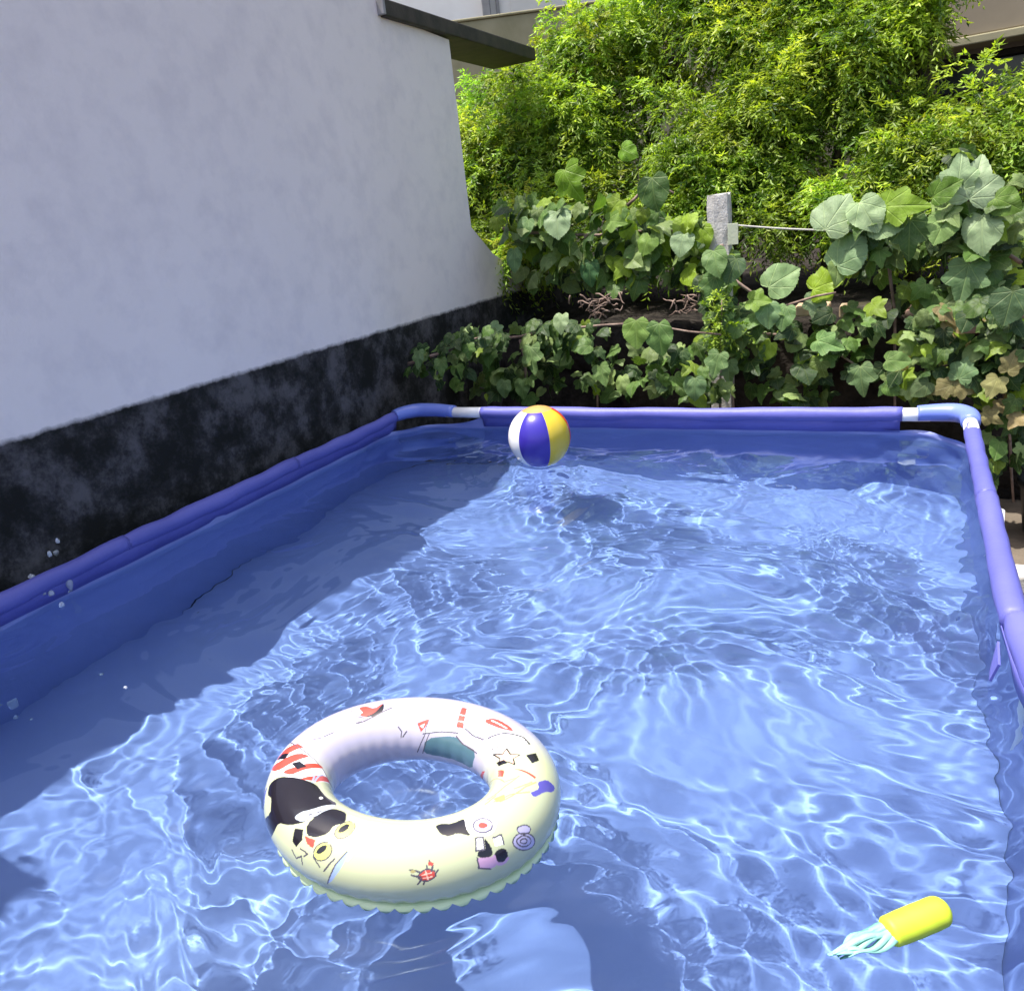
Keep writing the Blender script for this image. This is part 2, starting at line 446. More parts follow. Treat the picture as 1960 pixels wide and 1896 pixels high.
corner([(.05, YB, ze), (.105, YB + .004, ze + .002), (.165, YB - .004, ze + .004), (.200, YB - .05, ze + .004), (XR, YB - .115, ze)], 0, 0,
       [(.09, YB, ZR), (-.04, YB, ZR)], [(XR, YB - .08, ZR), (XR, 2.72, ZR)])
corner([(.02, Y0, ze), (.12, Y0, ze), (.18, Y0 + .03, ze), (XR + .05, Y0 + .1, ze)], 0, 0, [(.05, Y0, ZR), (-.05, Y0, ZR)], [(XR + .04, Y0 + .07, ZR), (XR + .055, Y0 + .14, ZR)])
corner([(-1.77, Y0, ze), (-1.95, Y0, ze), (-2.03, Y0 + .03, ze), (XL, Y0 + .1, ze)], 0, 0, [(-1.8, Y0, ZR), (-1.7, Y0, ZR)], [(XL, Y0 + .07, ZR), (XL, Y0 + .14, ZR)])
# legs outside the liner and the webbing tabs that hold them
for yy in (2.135, 1.495, .825):
    tube('leg', [(XR + .022 + float(bow(yy)), yy, ZR - .03), (XR + .036 + float(bow(yy)), yy, .4), (XR + .036 + float(bow(yy)), yy, .005)], .019, M['white'], pool, n=12)
for yy in (2.17, 1.405, .665):
    tube('leg', [(XL - .03, yy, ZR - .03), (XL - .055, yy, .4), (XL - .05, yy, .005)], .019, M['white'], pool, n=12)
for xx in (-1.1, -.55):
    tube('leg', [(xx, YB + .03, ZR - .03), (xx, YB + .075, .4), (xx, YB + .09, .005)], .019, M['white'], pool, n=12)
for yy, s in ((1.40, .7),):
    v = [(XR - .026, yy + .05 * s, ZR - .012), (XR - .030, yy - .055 * s, ZR - .016), (XR - .040, yy - .05 * s, ZR - .052), (XR - .036, yy + .015 * s, ZR - .062)]
    o = mesh('webbing_tab', v, [(0, 1, 2, 3)], M['vinyl'], pool, smooth=False); md = o.modifiers.new('t', 'SOLIDIFY'); md.thickness = .004

# ------------------------------------------------------------------ water
ds = .0065
gx = np.arange(X0 - .021, X1 + .02, ds); gy = np.arange(Y0 - .013, Y1 + .02, ds)
GX, GY = np.meshgrid(gx, gy, indexing='ij')
Pw = clamp_rr(np.stack([GX.ravel(), GY.ravel()], 1), X0 - .020, X1 + .012, Y0 - .01, Y1 + .012)
RING = np.array([-.655, .79]); BALL = np.array([-1.172, 2.497])
warp = mkwaves(14, .35, 1.4, .042, 91, .8)
Q = Pw + np.column_stack([wavesum(Pw, warp), wavesum(Pw + 3.3, warp)])
WAVE = 1.0
zw_ = (wavesum(Q, mkwaves(34, .13, .45, .0019, 42, 1.5, .35, 1.2)) + wavesum(Q, mkwaves(46, .05, .14, .00030, 43, 1.5, .3, 1.2))
       + wavesum(Q, mkwaves(60, .032, .06, .00006, 45, 1.2, .3, 1.2)) + wavesum(Pw, mkwaves(6, .6, 1.4, .0016, 44, 1.0)))
# calmer by the left and far walls, livelier in the open middle and around the ring
d_l = np.clip((Pw[:, 0] - X0) / .55, 0, 1); d_b = np.clip((Y1 - Pw[:, 1]) / .6, 0, 1)
calm = np.clip(.76 + .42 * np.sin(Pw[:, 0] * 4.1 + 1.5 * np.sin(Pw[:, 1] * 2.3)) * np.sin(Pw[:, 1] * 5.3 + 1.2 * np.sin(Pw[:, 0] * 3.7) + 1) + .16 * np.sin(Pw[:, 0] * 9 + Pw[:, 1] * 7), .28, 1.3)
zw_ *= calm * WAVE * (.28 + .72 * d_l * d_l) * (.35 + .65 * d_b)
def rings(c, r0, lam, amp, dec):
    d = np.hypot(Pw[:, 0] - c[0], Pw[:, 1] - c[1]) - r0
    return np.where(d > 0, amp * np.exp(-np.clip(d, 0, 9) / dec) * np.sin(2 * math.pi * d / lam), 0)
zw_ += rings(RING, .225, .055, .0016, .10) + rings(BALL, .05, .05, .0012, .10) + rings(np.array([-1.95, .95]), .02, .06, .0012, .15)
Pw[:, 0] += bow(Pw[:, 1]) * np.clip((Pw[:, 0] - X1 + .25) / .2, 0, 1)
Vw = np.column_stack([Pw, ZW + zw_]); nx, ny = len(gx), len(gy)
ii, jj = np.meshgrid(np.arange(nx - 1), np.arange(ny - 1), indexing='ij'); b0 = (ii * ny + jj).ravel()
Fw = np.stack([b0, b0 + ny, b0 + ny + 1, b0 + 1], 1)
water = fastmesh('water', Vw, Fw, M['water'])
tag(water, kind='structure'); water.cycles.is_caustics_caster = True

def water_z(x, y):
    i = int(np.argmin((Pw[:, 0] - x) ** 2 + (Pw[:, 1] - y) ** 2)); return float(Vw[i, 2])

# ------------------------------------------------------------------ swim ring
RCx, RCy, RCz, RR, Rr, SQ = -.657, .797, .699, .187, .053, .77
DECALS = json.loads(r'''[["p",[0.8,0.8,0.82],[[-163.0,35.5],[-176.8,46.5],[-169.1,85.0],[-161.4,119.5],[-155.9,143.5],[-148.1,166.0],[-134.9,126.0],[-136.5,99.5],[-146.9,67.0],[-160.2,33.0]]],["p",[0.52,0.07,0.05],[[-164.1,37.0],[-169.6,55.0],[-171.6,81.0],[-168.6,97.0],[-161.9,69.0]]],["p",[0.52,0.07,0.05],[[-160.4,33.0],[-158.4,64.5],[-162.8,96.0],[-161.9,117.0],[-154.1,91.0],[-150.4,70.0],[-152.9,52.5]]],["p",[0.52,0.07,0.05],[[-147.8,71.0],[-149.9,98.5],[-159.0,133.0],[-157.6,146.5],[-146.5,109.0],[-142.5,88.5]]],["p",[0.52,0.07,0.05],[[-137.2,96.5],[-141.6,122.0],[-151.8,155.0],[-149.5,167.5],[-135.5,126.0]]],["p",[0.012,0.01,0.015],[[-165.5,56.0],[-163.1,76.0],[-158.6,72.5],[-162.6,47.0]]],["p",[0.012,0.01,0.015],[[-153.2,87.5],[-155.0,101.0],[-150.6,113.5],[-147.1,99.0]]],["l",[0.012,0.01,0.015],1.2,[[-163.0,35.5],[-169.4,41.5],[-176.8,46.5]]],["l",[0.08,0.07,0.09],1,[[-176.8,46.5],[-161.4,119.5],[-155.9,143.5],[-148.1,166.0]]],["p",[0.52,0.07,0.05],[[147.2,91.5],[139.8,79.5],[134.6,99.0],[128.4,84.0],[129.0,106.0],[134.6,115.5],[142.8,113.0]]],["p",[0.8,0.8,0.82],[[147.6,86.5],[143.0,82.5],[142.2,101.0],[146.1,105.5],[147.8,101.5]]],["p",[0.012,0.01,0.015],[[142.8,113.0],[134.6,115.5],[129.0,106.0],[128.4,84.0],[131.5,98.5],[135.1,108.0]]],["l",[0.08,0.07,0.09],1.2,[[149.4,119.5],[144.0,120.5],[136.0,116.0],[124.1,102.0]]],["l",[0.08,0.07,0.09],1,[[147.6,86.5],[146.4,106.5],[142.8,113.5]]],["l",[0.08,0.07,0.09],1.3,[[120.8,141.5],[118.6,150.0],[119.5,160.0]]],["l",[0.08,0.07,0.09],1.3,[[118.1,159.5],[115.0,150.0]]],["l",[0.08,0.07,0.09],0.7,[[-177.1,100.0],[-182.1,111.0]]],["l",[0.08,0.07,0.09],0.7,[[175.4,112.5],[167.4,117.0]]],["p",[0.52,0.07,0.05],[[107.4,135.0],[99.6,125.0],[101.3,140.0],[104.4,150.0]]],["p",[0.8,0.8,0.82],[[105.5,139.5],[101.9,134.0],[103.1,143.0]]],["p",[0.8,0.8,0.82],[[100.9,140.5],[97.2,126.0],[86.6,119.0],[76.9,136.0],[102.0,152.5]]],["p",[0.08,0.16,0.2],[[101.1,161.5],[77.4,144.5],[70.6,153.0],[55.0,154.5],[60.9,195.0],[79.4,193.5],[92.4,196.0],[104.4,194.5]]],["l",[0.08,0.07,0.09],1,[[99.6,125.0],[101.6,155.0],[108.8,191.5]]],["l",[0.08,0.07,0.09],1,[[98.0,150.5],[104.8,193.5]]],["l",[0.08,0.07,0.09],1,[[102.8,153.0],[89.4,144.0],[76.6,138.5]]],["p",[0.62,0.72,0.7],[[80.5,89.5],[66.1,86.0],[59.3,111.0],[62.1,131.0],[73.9,126.0]]],["p",[0.52,0.07,0.05],[[84.0,87.5],[81.0,86.5],[74.4,127.5],[79.5,129.5]]],["l",[0.8,0.8,0.82],0.8,[[81.8,106.0],[77.9,104.0]]],["l",[0.8,0.8,0.82],0.8,[[80.0,118.0],[76.2,117.0]]],["l",[0.08,0.07,0.09],1.2,[[77.4,144.5],[70.6,153.0],[55.0,154.5]]],["l",[0.08,0.07,0.09],1,[[73.4,126.5],[64.9,132.0],[55.3,128.5]]],["p",[0.52,0.07,0.05],[[66.1,97.5],[62.6,82.0],[51.5,78.5],[46.9,81.5],[53.1,95.5],[62.9,101.5]]],["l",[0.8,0.8,0.82],1.2,[[62.5,91.0],[51.5,86.5]]],["p",[0.8,0.8,0.82],[[52.6,121.0],[48.0,97.0],[40.6,73.5],[34.8,69.5],[36.8,99.5],[42.9,131.0]]],["l",[0.012,0.01,0.015],1.4,[[52.6,121.0],[48.0,97.0],[40.6,73.5],[34.8,69.5]]],["l",[0.08,0.07,0.09],1,[[47.9,125.5],[41.4,98.5],[37.2,70.0]]],["l",[0.08,0.07,0.09],1,[[42.9,131.0],[36.8,99.5],[34.8,69.5]]],["p",[0.75,0.5,0.38],[[34.5,109.0],[28.0,106.5],[25.4,91.5],[23.1,103.5],[17.0,100.5],[22.6,115.0],[25.4,132.0],[29.1,125.5],[38.4,134.0],[31.6,119.0]]],["l",[0.012,0.01,0.015],1,[[34.5,109.0],[28.0,106.5]]],["l",[0.012,0.01,0.015],1,[[28.0,106.5],[25.4,91.5]]],["l",[0.012,0.01,0.015],1,[[25.4,91.5],[23.1,103.5]]],["l",[0.012,0.01,0.015],1,[[23.1,103.5],[17.0,100.5]]],["l",[0.012,0.01,0.015],1,[[17.0,100.5],[22.6,115.0]]],["l",[0.012,0.01,0.015],1,[[22.6,115.0],[25.4,132.0]]],["l",[0.012,0.01,0.015],1,[[25.4,132.0],[29.1,125.5]]],["l",[0.012,0.01,0.015],1,[[29.1,125.5],[38.4,134.0]]],["l",[0.012,0.01,0.015],1,[[38.4,134.0],[31.6,119.0]]],["l",[0.012,0.01,0.015],1,[[31.6,119.0],[34.5,109.0]]],["p",[0.012,0.01,0.015],[[24.8,82.5],[27.9,64.5],[22.6,61.0],[18.9,73.0]]],["p",[0.012,0.01,0.015],[[28.7,135.0],[25.6,118.5],[20.5,113.5],[22.8,131.0]]],["p",[0.52,0.07,0.05],[[58.5,-145.0],[44.8,-184.0],[38.9,-192.0],[48.0,-162.0]]],["p",[0.52,0.07,0.05],[[11.1,131.0],[19.4,133.5],[14.4,119.0],[7.6,118.5]]],["p",[0.52,0.07,0.05],[[12.9,101.0],[12.7,89.0],[10.2,63.5],[8.6,64.0]]],["l",[0.35,0.3,0.12],0.9,[[-17.0,109.0],[-3.1,103.0],[7.3,89.0]]],["l",[0.35,0.3,0.12],0.9,[[-17.0,95.0],[-7.5,84.0],[-0.5,63.0]]],["l",[0.35,0.3,0.12],0.9,[[24.6,177.0],[1.1,108.5],[5.1,94.0]]],["l",[0.35,0.3,0.12],0.9,[[-15.0,87.0],[1.1,72.5],[7.0,61.0]]],["l",[0.35,0.3,0.12],0.9,[[-20.9,102.0],[-11.8,103.5]]],["l",[0.35,0.3,0.12],0.9,[[-3.3,86.0],[5.6,67.0]]],["p",[0.35,0.3,0.12],[[-14.9,101.0],[-9.1,92.5],[-12.3,84.0],[-16.4,90.5]]],["p",[0.09,0.08,0.36],[[7.4,59.5],[12.7,46.0],[13.5,25.5],[9.6,28.0],[5.4,43.0],[-1.6,53.0],[-0.6,62.0],[4.8,52.0]]],["p",[0.45,0.42,0.62],[[-12.9,4.5],[-13.6,0.5],[-15.1,-0.5],[-17.1,1.5],[-19.1,5.5],[-20.9,11.5],[-22.1,17.5],[-22.7,22.5],[-22.5,27.0],[-21.6,30.5],[-20.1,32.0],[-18.4,31.5],[-16.5,28.0],[-14.9,23.5],[-13.6,17.5],[-12.9,11.0]]],["p",[0.45,0.42,0.62],[[-12.9,25.5],[-13.5,24.0],[-14.5,23.5],[-15.6,25.0],[-16.8,26.5],[-17.7,29.5],[-18.4,32.5],[-18.6,35.5],[-18.5,38.0],[-17.9,39.5],[-16.9,39.5],[-15.7,38.5],[-14.6,36.5],[-13.7,34.5],[-13.0,30.5],[-12.7,28.0]]],["l",[0.08,0.07,0.09],0.8,[[-12.9,4.5],[-13.6,0.5],[-15.1,-0.5],[-17.1,1.5],[-19.1,5.5],[-20.9,11.5],[-22.1,17.5],[-22.7,22.5],[-22.5,27.0],[-21.6,30.5],[-20.1,32.0],[-18.4,31.5],[-16.5,28.0],[-14.9,23.5],[-13.6,17.5],[-12.9,11.0],[-12.9,4.5]]],["l",[0.08,0.07,0.09],0.8,[[-14.7,10.5],[-15.2,8.0],[-16.3,7.5],[-17.5,8.5],[-18.8,11.0],[-19.9,14.5],[-20.6,18.5],[-21.0,22.0],[-20.9,25.0],[-20.4,26.5],[-19.4,27.0],[-18.2,26.5],[-17.0,25.5],[-16.0,22.0],[-15.1,18.0],[-14.7,14.0],[-14.7,10.5]]],["l",[0.08,0.07,0.09],0.8,[[-16.5,15.0],[-16.8,14.0],[-17.2,13.5],[-17.7,14.0],[-18.4,15.0],[-18.9,17.0],[-19.2,18.5],[-19.5,20.0],[-19.4,22.0],[-19.1,22.5],[-18.8,22.5],[-18.1,22.5],[-17.6,21.5],[-17.0,20.0],[-16.6,18.5],[-16.5,16.5],[-16.5,15.0]]],["l",[0.08,0.07,0.09],0.8,[[-12.9,25.5],[-13.5,24.0],[-14.5,23.5],[-15.6,25.0],[-16.8,26.5],[-17.7,29.5],[-18.4,32.5],[-18.6,35.5],[-18.5,38.0],[-17.9,39.5],[-16.9,39.5],[-15.7,38.5],[-14.6,36.5],[-13.7,34.5],[-13.0,30.5],[-12.7,28.0],[-12.9,25.5]]],["p",[0.52,0.07,0.05],[[-52.9,24.0],[-53.0,20.5],[-53.6,18.5],[-54.5,16.5],[-55.7,15.0],[-56.9,15.0],[-57.7,16.5],[-58.4,18.5],[-58.9,20.5],[-58.8,24.0],[-58.1,27.5],[-57.2,29.5],[-56.2,31.0],[-55.0,31.0],[-53.9,29.5],[-53.1,27.0]]],["l",[0.08,0.07,0.09],0.8,[[-52.9,24.0],[-53.0,20.5],[-53.6,18.5],[-54.5,16.5],[-55.7,15.0],[-56.9,15.0],[-57.7,16.5],[-58.4,18.5],[-58.9,20.5],[-58.8,24.0],[-58.1,27.5],[-57.2,29.5],[-56.2,31.0],[-55.0,31.0],[-53.9,29.5],[-53.1,27.0]]],["l",[0.08,0.07,0.09],1.1,[[-57.9,27.5],[-59.6,31.0],[-61.5,32.5]]],["l",[0.08,0.07,0.09],1.1,[[-58.1,21.5],[-59.9,23.5],[-61.1,25.5]]],["l",[0.08,0.07,0.09],1.1,[[-54.1,28.0],[-53.5,35.0],[-54.4,41.5]]],["l",[0.08,0.07,0.09],1.1,[[-55.5,31.0],[-55.6,36.0]]],["l",[0.08,0.07,0.09],1.1,[[-53.1,23.0],[-51.9,28.0]]],["l",[0.08,0.07,0.09],1.1,[[-57.9,18.5],[-59.3,11.5]]],["l",[0.08,0.07,0.09],1.1,[[-56.8,16.0],[-57.5,10.5]]],["p",[0.52,0.07,0.05],[[-53.1,37.0],[-53.2,36.0],[-53.4,35.0],[-53.7,34.5],[-54.3,35.0],[-54.5,35.0],[-55.0,36.0],[-55.1,37.0],[-55.1,38.0],[-55.0,39.0],[-54.9,40.0],[-54.5,40.5],[-53.9,40.0],[-53.6,40.0],[-53.4,39.0],[-53.1,38.0]]],["p",[0.35,0.3,0.12],[[-59.5,30.0],[-59.6,29.0],[-59.8,28.5],[-60.1,28.0],[-60.4,28.0],[-60.9,28.0],[-61.0,29.0],[-61.3,29.5],[-61.3,30.5],[-61.1,31.5],[-61.0,32.0],[-60.6,32.5],[-60.2,32.5],[-60.1,32.0],[-59.8,31.5],[-59.5,31.0]]],["l",[0.75,0.5,0.38],0.7,[[-57.4,24.0],[-54.3,25.5]]],["l",[0.75,0.5,0.38],0.7,[[-57.2,19.5],[-54.3,20.0]]],["l",[0.75,0.5,0.38],0.7,[[-56.2,29.5],[-55.7,16.5]]],["p",[0.012,0.01,0.015],[[-135.4,47.0],[-140.6,38.5],[-145.8,45.5],[-145.1,67.0],[-139.1,97.5],[-134.0,118.0],[-129.9,125.0],[-116.8,122.5],[-107.9,125.5],[-102.9,96.5],[-106.9,76.0],[-109.4,62.0],[-114.6,48.0],[-120.9,38.5],[-122.2,18.0],[-127.4,-8.0],[-131.0,-4.0],[-136.4,2.5],[-129.1,33.5]]],["p",[0.5,0.56,0.62],[[-114.9,59.5],[-114.5,71.5],[-111.0,86.5],[-108.8,107.5],[-106.9,120.0],[-103.4,98.0],[-107.1,77.0],[-109.6,63.0]]],["p",[0.8,0.8,0.82],[[-116.4,114.5],[-115.9,113.5],[-115.6,112.0],[-115.5,110.5],[-115.5,109.5],[-115.6,109.0],[-116.1,108.5],[-116.6,108.5],[-117.1,109.0],[-117.5,110.0],[-117.8,111.5],[-118.0,112.5],[-118.0,114.0],[-117.8,115.0],[-117.5,115.0],[-117.0,115.0]]],["l",[0.08,0.07,0.09],0.7,[[-112.5,66.5],[-108.9,81.0]]],["l",[0.08,0.07,0.09],0.7,[[-109.5,75.5],[-106.4,94.5]]],["l",[0.08,0.07,0.09],0.7,[[-107.2,84.5],[-105.6,104.0]]],["l",[0.32,0.42,0.65],1.2,[[-134.0,118.0],[-142.2,126.0],[-144.6,119.5]]],["l",[0.32,0.42,0.65],1.2,[[-134.4,121.5],[-144.5,134.5],[-149.5,144.0]]],["p",[0.012,0.01,0.015],[[-106.0,89.5],[-104.2,108.5],[-96.6,112.0],[-91.2,89.5],[-95.4,80.0],[-95.5,65.5],[-99.9,53.5],[-104.2,51.5],[-106.9,62.5]]],["p",[0.52,0.07,0.05],[[-104.9,49.0],[-99.4,51.0],[-98.9,39.5],[-102.2,41.0]]],["p",[0.012,0.01,0.015],[[-111.1,50.0],[-107.0,55.5],[-105.0,42.5],[-106.8,29.0],[-109.4,32.0]]],["p",[0.6,0.6,0.16],[[-87.8,92.5],[-86.6,88.5],[-86.1,83.0],[-86.1,77.5],[-86.8,72.5],[-88.0,68.0],[-89.2,65.5],[-90.6,64.5],[-91.6,66.0],[-92.5,69.0],[-93.1,73.0],[-93.1,78.5],[-92.6,84.5],[-92.0,89.5],[-90.6,93.5],[-89.2,94.5]]],["p",[0.012,0.01,0.015],[[-89.2,89.0],[-88.9,87.0],[-88.6,84.0],[-88.6,81.0],[-89.1,77.5],[-89.8,74.5],[-90.5,72.5],[-91.0,72.0],[-91.6,72.0],[-92.0,73.5],[-92.2,76.0],[-92.0,79.5],[-91.9,82.5],[-91.2,86.0],[-90.8,88.0],[-89.9,89.5]]],["p",[0.6,0.6,0.16],[[-92.6,52.5],[-91.6,50.0],[-91.0,46.5],[-91.1,41.0],[-91.6,37.0],[-92.8,32.0],[-94.0,29.5],[-95.4,28.0],[-96.6,28.5],[-97.5,31.0],[-98.0,34.5],[-98.0,39.5],[-97.5,44.5],[-96.5,49.0],[-95.2,52.0],[-93.9,53.5]]],["p",[0.012,0.01,0.015],[[-93.8,50.0],[-93.4,49.0],[-93.4,46.5],[-93.6,44.0],[-94.1,41.0],[-94.8,38.0],[-95.5,36.0],[-96.1,35.5],[-96.8,35.0],[-97.0,36.5],[-97.0,38.5],[-96.8,41.5],[-96.2,45.0],[-95.6,47.5],[-95.0,49.0],[-94.2,50.5]]],["l",[0.08,0.07,0.09],0.8,[[-87.6,93.5],[-86.4,89.0],[-85.8,83.5],[-85.9,77.5],[-86.6,72.0],[-87.8,67.5],[-89.1,65.0],[-90.6,64.0],[-91.7,65.5],[-92.8,68.5],[-93.2,73.0],[-93.2,79.0],[-92.9,85.0],[-92.0,90.5],[-90.9,94.0],[-89.4,95.0]]],["l",[0.08,0.07,0.09],0.8,[[-92.5,53.0],[-91.5,50.0],[-90.9,46.0],[-90.9,41.5],[-91.5,36.5],[-92.6,32.0],[-94.0,28.5],[-95.5,27.0],[-96.8,27.5],[-97.8,30.0],[-98.1,34.5],[-98.1,39.5],[-97.6,44.5],[-96.6,49.5],[-95.4,52.5],[-93.9,54.0]]],["p",[0.32,0.42,0.65],[[-92.1,-6.5],[-88.2,30.0],[-84.8,50.0],[-83.5,51.0],[-86.0,26.5],[-89.9,1.5]]],["l",[0.08,0.07,0.09],0.8,[[-92.1,-6.5],[-88.2,30.0],[-84.8,50.0]]],["l",[0.32,0.42,0.65],1,[[-85.4,77.5],[-81.6,92.5],[-73.7,100.0]]],["l",[0.32,0.42,0.65],1,[[-83.2,69.0],[-79.4,76.5],[-75.6,75.5],[-77.4,64.5]]],["l",[0.32,0.42,0.65],1,[[-85.5,56.5],[-81.4,68.5]]],["l",[0.32,0.42,0.65],1,[[-93.1,107.0],[-84.4,103.0],[-75.9,104.5]]],["l",[0.08,0.07,0.09],1,[[-92.8,14.5],[-90.4,29.5],[-89.0,36.5]]],["l",[0.32,0.42,0.65],1,[[-83.9,38.5],[-81.6,53.5]]],["l",[0.08,0.07,0.09],1,[[-97.9,29.0],[-94.6,18.5]]],["l",[0.08,0.07,0.09],1,[[-108.8,21.0],[-106.1,12.5],[-103.4,21.0],[-102.8,8.5]]],["l",[0.08,0.07,0.09],1,[[-104.6,30.5],[-100.6,29.0],[-102.2,22.5]]],["p",[0.32,0.42,0.65],[[-84.2,76.5],[-79.0,97.0],[-74.9,97.0],[-80.2,76.0]]],["p",[0.09,0.08,0.36],[[-147.2,18.0],[-146.4,38.5],[-140.2,23.0],[-139.0,6.5],[-140.1,7.5]]],["p",[0.012,0.01,0.015],[[-49.9,94.5],[-46.1,95.5],[-42.4,90.0],[-35.5,93.5],[-33.6,78.0],[-37.5,74.0],[-36.8,60.5],[-41.5,71.5],[-45.4,69.5],[-48.5,76.5]]],["p",[0.8,0.8,0.82],[[-35.2,96.0],[-26.9,100.5],[-23.0,80.0],[-23.5,63.5],[-28.2,51.0],[-33.4,54.0],[-36.9,64.0],[-37.2,75.5]]],["p",[0.45,0.42,0.62],[[-26.6,62.0],[-27.4,58.5],[-28.7,57.0],[-30.2,57.0],[-31.7,58.5],[-33.1,61.5],[-34.0,65.5],[-34.3,70.0],[-34.0,74.5],[-32.9,78.0],[-31.5,80.5],[-29.6,80.5],[-28.0,78.5],[-26.9,75.0],[-26.2,70.5],[-26.1,66.0]]],["p",[0.52,0.07,0.05],[[-28.4,65.0],[-28.9,64.0],[-29.5,63.5],[-30.2,63.5],[-31.0,64.5],[-31.5,65.5],[-32.0,67.5],[-32.1,69.5],[-32.0,71.5],[-31.5,72.5],[-30.9,73.5],[-30.2,73.5],[-29.4,72.5],[-28.9,71.0],[-28.4,69.0],[-28.2,67.0]]],["l",[0.08,0.07,0.09],1,[[-26.6,62.0],[-27.4,58.5],[-28.7,57.0],[-30.2,57.0],[-31.7,58.5],[-33.1,61.5],[-34.0,65.5],[-34.3,70.0],[-34.0,74.5],[-32.9,78.0],[-31.5,80.5],[-29.6,80.5],[-28.0,78.5],[-26.9,75.0],[-26.2,70.5],[-26.1,66.0]]],["p",[0.8,0.8,0.82],[[-35.5,55.5],[-32.6,53.0],[-34.0,36.5],[-37.2,39.0]]],["p",[0.8,0.8,0.82],[[-29.1,46.0],[-25.4,44.5],[-26.2,31.0],[-29.8,34.5]]],["p",[0.012,0.01,0.015],[[-32.3,52.5],[-31.2,37.0],[-31.5,26.0],[-34.0,23.0],[-37.5,31.0],[-36.5,38.0],[-33.7,34.5]]],["p",[0.55,0.33,0.5],[[-37.6,29.5],[-31.5,22.0],[-31.7,7.5],[-33.9,6.5],[-38.0,15.0]]],["p",[0.012,0.01,0.015],[[-26.7,10.0],[-27.6,7.5],[-28.6,6.5],[-29.8,7.0],[-30.7,9.5],[-31.5,13.0],[-31.7,17.5],[-31.6,21.5],[-31.0,25.0],[-30.0,27.5],[-28.9,28.5],[-27.8,28.0],[-26.9,26.0],[-26.2,22.5],[-26.0,18.5],[-26.1,14.5]]],["l",[0.55,0.33,0.5],2,[[-26.6,9.5],[-27.5,6.5],[-28.5,6.0],[-29.6,6.5],[-30.6,9.0],[-31.4,12.5],[-31.6,17.0],[-31.4,22.0]]],["l",[0.08,0.07,0.09],1,[[-35.5,55.5],[-32.6,53.0],[-34.0,36.5],[-37.2,39.0],[-35.5,55.5]]],["l",[0.08,0.07,0.09],1,[[-29.1,46.0],[-25.4,44.5],[-26.2,31.0]]],["l",[0.08,0.07,0.09],1,[[-37.6,29.5],[-38.0,15.0],[-33.9,6.5]]]]''')
na, nb = 1300, 330
A, B = np.meshgrid(np.linspace(0, 360, na, endpoint=False), np.linspace(0, 360, nb, endpoint=False), indexing='ij')
a_ = np.radians(A.ravel()); b_ = np.radians(B.ravel())
bs = np.degrees(np.arctan2(np.sin(b_), np.cos(b_)))               # -180..180, 0 = outer equator
seam_b = -40.0
d_out = np.abs(((bs - seam_b + 180) % 360) - 180)
puck = np.cos(a_ * 52 + .6 * np.sin(a_ * 5)) * np.exp(-(d_out / 20) ** 2) * .0009
d_in = np.abs(((bs - 180 + 180) % 360) - 180)
puck += np.cos(a_ * 34 + 1.1 * np.sin(a_ * 3)) * np.exp(-(d_in / 30) ** 2) * .0004
puck -= np.exp(-(d_out / 7) ** 2) * .0025
rr = Rr * (1 + .012 * np.sin(a_ * 2 + 1) + .008 * np.sin(a_ * 3)) + puck
Vt = np.column_stack([RCx + (RR + rr * np.cos(b_)) * np.cos(a_), RCy + (SQ * RR + rr * np.cos(b_)) * np.sin(a_), RCz + rr * np.sin(b_)])
col = np.zeros((len(a_), 3), np.float32)
lav = np.array([.44, .41, .52]); crm = np.array([.48, .51, .31]); wh = np.array([.76, .76, .80])
adeg = np.degrees(np.arctan2(np.sin(a_), np.cos(a_)))
fr = np.clip((np.cos(a_ + 1.05) + .38) / .5, 0, 1)[:, None]      # cream sand along the near half
col[:] = lav * (1 - fr) + crm * fr
col = col * (1 - np.clip((d_out - 70) / 120, 0, .4)[:, None] * .0)
def pip(u, v, poly):
    ins = np.zeros(len(u), bool); n = len(poly)
    for i in range(n):
        x1, y1 = poly[i]; x2, y2 = poly[(i + 1) % n]
        c = (y1 > v) != (y2 > v)
        with np.errstate(divide='ignore', invalid='ignore'): ins ^= c & (u < (x2 - x1) * (v - y1) / ((y2 - y1) or 1e-9) + x1)
    return ins
AR = RR / Rr                                                        # a degree of azimuth is longer than a degree round the tube
def chaikin(P):
    P = np.array(P, float); Nx = np.roll(P, -1, 0); return np.stack([.8 * P + .2 * Nx, .2 * P + .8 * Nx], 1).reshape(-1, 2)
